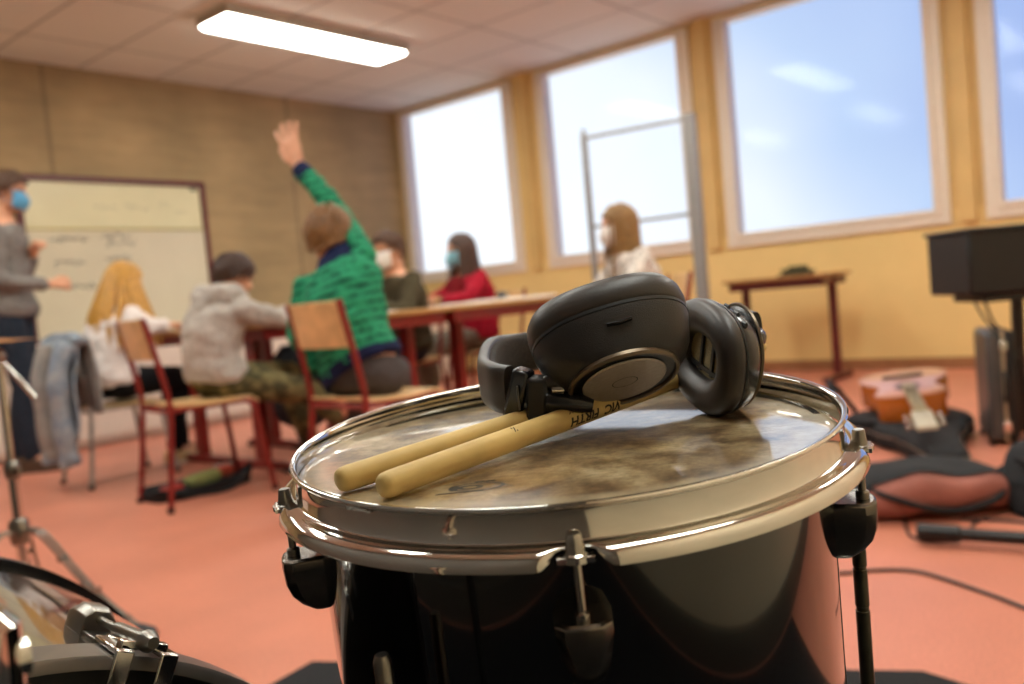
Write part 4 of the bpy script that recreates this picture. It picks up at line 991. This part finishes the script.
def striped():
    m = mat('green_striped_knit', '#2f8f66', rough=.9, amt=.08, scale=25, bump=.3, bscale=250, bdist=.002, spec=.2); t = NT(m); src = t.b.inputs['Base Color'].links[0].from_socket
    mp = t.n('ShaderNodeMapping'); mp.inputs['Rotation'].default_value = (.25, 0, 0); t.l(t.coord(), mp.inputs['Vector'])
    wv = t.n('ShaderNodeTexWave', bands_direction='Z'); wv.inputs['Scale'].default_value = 9.0; wv.inputs['Distortion'].default_value = 1.6; wv.inputs['Detail'].default_value = 2; wv.inputs['Detail Scale'].default_value = 3; t.l(mp.outputs[0], wv.inputs['Vector'])
    k = t.ramp(wv.outputs['Fac'], [(.36, (1, 1, 1, 1)), (.52, (0, 0, 0, 1))])
    br = t.ramp(t.noise(38, 2), [(.42, (.15, .15, .15, 1)), (.56, (1, 1, 1, 1))])
    t.l(t.mixc(t.math('MULTIPLY', t.math('MULTIPLY', k, br), .88), src, lin('#0d2b2c')), t.b.inputs['Base Color']); return m
def camo():
    m = mat('olive_camo', '#786d48', rough=.85, amt=.1, scale=20, spec=.2); t = NT(m); src = t.b.inputs['Base Color'].links[0].from_socket
    n = t.ramp(t.noise(11, 3), [(.46, (0, 0, 0, 1)), (.5, (1, 1, 1, 1))]); t.l(t.mixc(n, src, lin('#4c472f')), t.b.inputs['Base Color']); return m
GKNIT = knit('grey_knit', '#87807a', '#5f5a55'); JEAN = knit('dark_denim', '#2c3440', '#1a2029'); WSHIRT = knit('white_cotton', '#e2d6cf', '#cfc0ba', 20, .3)
BPANT = knit('black_cotton', '#141316', '#0c0c0e'); HOODG = knit('grey_marl', '#b4aaa0', '#938a83', 90); GRYP = knit('charcoal_cotton', '#4b4544', '#34302f')
OLIV = knit('olive_cotton', '#4a4230', '#35301f'); REDW = knit('red_wool', '#a3162a', '#6d0e1f', 40); GPANT = knit('grey_brown_cotton', '#7d7466', '#625a4f')
PATT = knit('white_patterned_knit', '#ded3c8', '#8d857f', 38, .75); NAVYK = knit('navy_rib', '#1c2346', '#12172e')
BROWNL = mat('brown_leather', '#5a4332', rough=.5, amt=.12); CREAM = mat('cream_canvas', '#cdb98a', rough=.8, amt=.08); DKSH = mat('dark_canvas', '#35302e', rough=.8, amt=.1)
H_BR = mat('hair_brown', '#54341c', rough=.5, amt=.25, scale=80); H_BL = mat('hair_blonde', '#c08a32', rough=.45, amt=.22, scale=60); H_DK = mat('hair_dark', '#40230f', rough=.45, amt=.25, scale=70)
H_CH = mat('hair_chestnut', '#7a5228', rough=.5, amt=.25, scale=70); H_LB = mat('hair_light_brown', '#8a6434', rough=.5, amt=.25, scale=70)
M_BLUE = mat('mask_blue', '#5fa6cf', rough=.8, amt=.04); M_TEAL = mat('mask_pale_blue', '#86bccb', rough=.8, amt=.04); M_WHITE = mat('mask_white', '#e2dad2', rough=.8, amt=.03)
SHORT = dict(len=.085, n=260, r=.0052); R = math.radians
person('standing person in grey sweater, jeans and blue mask at the left edge by the whiteboard', (2.10, 5.665), R(-40), (0, 0, .98), (.02, 0, 1.49), (.06, 0, 1.685), (0, R(10), 0), None,
       [((.02, .21, 1.17), (.13, .10, 1.31)), ((.02, -.22, 1.15), (.25, -.07, 1.11))], [((.0, .10, .52), (-.08, .10, .09)), ((.06, -.09, .52), (.06, -.10, .09))], GKNIT, JEAN, BROWNL, SHORT, H_BR, M_BLUE, curl=(1.1, 1.25), hem=-.08, hdir=(None, ((.9, .2, 0), (0, .9, -.3))))
person('blonde girl in white shirt and black trousers seated at the left desks, back turned', (2.205, 4.71), R(0), (0, 0, .53), (.09, -.01, .915), (.12, -.02, 1.05), (R(-15), R(24), 0), None,
       [((.18, .21, .80), (.38, .08, .80)), ((.12, -.22, .80), (.27, -.15, .802))], [((.40, .10, .50), (.44, .13, .09)), ((.38, -.06, .50), (.34, .03, .09))], WSHIRT, BPANT, CREAM, dict(len=.46, n=300, r=.0078, spread=.42), H_BL, None, s=.93, hem=-.14)
person('boy in pale grey hoodie and olive camouflage trousers leaning on a desk, seen from behind', (2.22, 3.66), R(-5), (0, 0, .54), (.08, .01, .895), (.15, .05, 1.00), (R(5), R(22), 0), None,
       [((.26, .21, .80), (.47, .10, .80)), ((.22, -.19, .785), (.43, -.12, .802))], [((.42, .11, .50), (.52, .10, .09)), ((.36, -.17, .42), (.66, -.40, .10))], HOODG, camo(), DKSH, SHORT, H_DK, None, s=.93, hood=True, hem=-.12, bulge=.06)
person('boy in green striped sweater raising his right arm, seen from behind', (2.292, 2.722), R(12), (0, -.01, .53), (.03, .09, .985), (.05, .135, 1.10), (R(8), R(8), R(-6)), ((-.01, .235, .895), (.06, -.01, 1.0)),
       [((-.03, .285, .70), (.05, .215, .50)), ((.15, .175, 1.225), (.13, .335, 1.425))], [((.30, .32, .50), (.36, .30, .09)), ((.40, .12, .50), (.44, .14, .09))], striped(), GRYP, DKSH, dict(len=.11, n=380, r=.006, vol=1.10), H_CH, None, s=.95, hem=.05, tilt=-.55, cuff=NAVYK, collar=NAVYK, curl=(.3, .10), hdir=(None, ((.0, .30, .95), (1, 0, 0))), hs=1.3, spread=.28, hem_m=NAVYK, vox=.005)
person('person in olive top with short brown hair and white mask, seated behind the desks', (3.71, 3.97), R(168), (0, 0, .54), (.03, 0, .985), (.06, 0, 1.13), (R(12), R(5), 0), None,
       [((.12, .24, .76), (.36, .12, .80)), ((.12, -.24, .76), (.36, -.10, .80))], [((.42, .11, .50), (.42, .11, .09)), ((.42, -.11, .50), (.42, -.11, .09))], OLIV, JEAN, DKSH, dict(len=.07, n=260, r=.005), H_BR, M_WHITE, s=.98)
person('woman in red top with long dark hair and pale blue mask, at the long desk', (4.43, 4.04), R(158), (0, 0, .54), (.02, 0, .97), (.05, 0, 1.125), (R(-4), R(4), 0), None,
       [((.14, .24, .80), (.36, .26, .802)), ((.18, -.20, .80), (.42, .12, .802))], [((.43, .11, .50), (.40, .11, .09)), ((.43, -.11, .50), (.46, -.11, .09))], REDW, GPANT, DKSH, dict(len=.44, n=240, r=.0062, spread=.10), H_DK, M_TEAL, s=.97)
person('woman with long light brown hair, white mask and pale patterned jacket, right of the desks', (4.19, 2.60), R(146), (0, 0, .54), (.02, 0, .975), (.05, 0, 1.125), (R(-4), R(4), 0), None,
       [((.14, .25, .74), (.34, .10, .66)), ((.14, -.23, .74), (.34, -.08, .66))], [((.43, .10, .50), (.43, .10, .09)), ((.43, -.10, .50), (.43, -.10, .09))], PATT, GPANT, DKSH, dict(len=.50, n=170, r=.0058, spread=.02, fringe=66), H_LB, M_WHITE, s=.98)

# ------------------------------------------------------------------ denim jacket over the grey chair's back
DENIM = knit('pale_denim', '#7f8894', '#a9a8a4', 14, .6); DEN2 = knit('denim_lining', '#9a928a', '#7b7a7c', 14, .5)
jk = thing('denim_jacket', 'pale blue denim jacket draped over the back of the grey chair beside the blonde girl', 'jacket', (1.985, 4.60, -.085), R(-3))
def cloth(x0, x1, z1, zt, z0, yw, m, name, seed, bulge, par):
    b = MB(); nu, nv = 26, 18; vs = []
    for j in range(nv+1):
        v = j/nv; z = zt + (z0-zt)*v
        for k in range(nu+1):
            u_ = k/nu*2-1; y = u_*(yw*(1 + .12*v)); x = x0 + (x1-x0)*v
            fold = bulge*math.sin(u_*7+seed)*(.2+v) + .02*noise.noise(V((u_*3, v*3, seed)))
            vs.append(V((x+fold, y, z + .025*math.sin(u_*5+seed)*v)))
    fs = [(j*(nu+1)+k, j*(nu+1)+k+1, (j+1)*(nu+1)+k+1, (j+1)*(nu+1)+k) for j in range(nv) for k in range(nu)]
    b.add(vs, fs); o = obj(name, b, m, par, sharp=0); so = o.modifiers.new('t', 'SOLIDIFY'); so.thickness = .012; return o
cloth(-.075, -.13, 0, .86, .36, .23, DENIM, 'back_panel', 1.0, .022, jk)
cloth(-.005, .035, 0, .86, .50, .20, DEN2, 'front_panel', 2.4, .006, jk)
b = MB(); b.tube(spline([(-.05, -.235, .845), (-.045, -.1, .872), (-.04, .0, .862), (-.045, .1, .872), (-.05, .235, .845)], 6), [.036]*25, 12, flat=.7); obj('collar', b, DENIM, jk, sharp=0)
for y0, y1, m_ in ((-.17, -.20, DENIM), (.05, .03, DEN2)):
    b = MB(); b.tube(spline([(-.10, y0, .83), (-.155, y0*1.05, .70), (-.165, (y0+y1)/2, .52), (-.16, y1, .33), (-.155, y1, .27)], 6), [.056+.004*math.sin(i*.9) for i in range(25)], 14, flat=.8)
    sl_ = obj('sleeve', b, m_, jk, sharp=0)
    b = MB(); b.tube([(-.156, y1, .29), (-.154, y1, .245)], .050, 14); obj('cuff', b, DENIM, sl_)
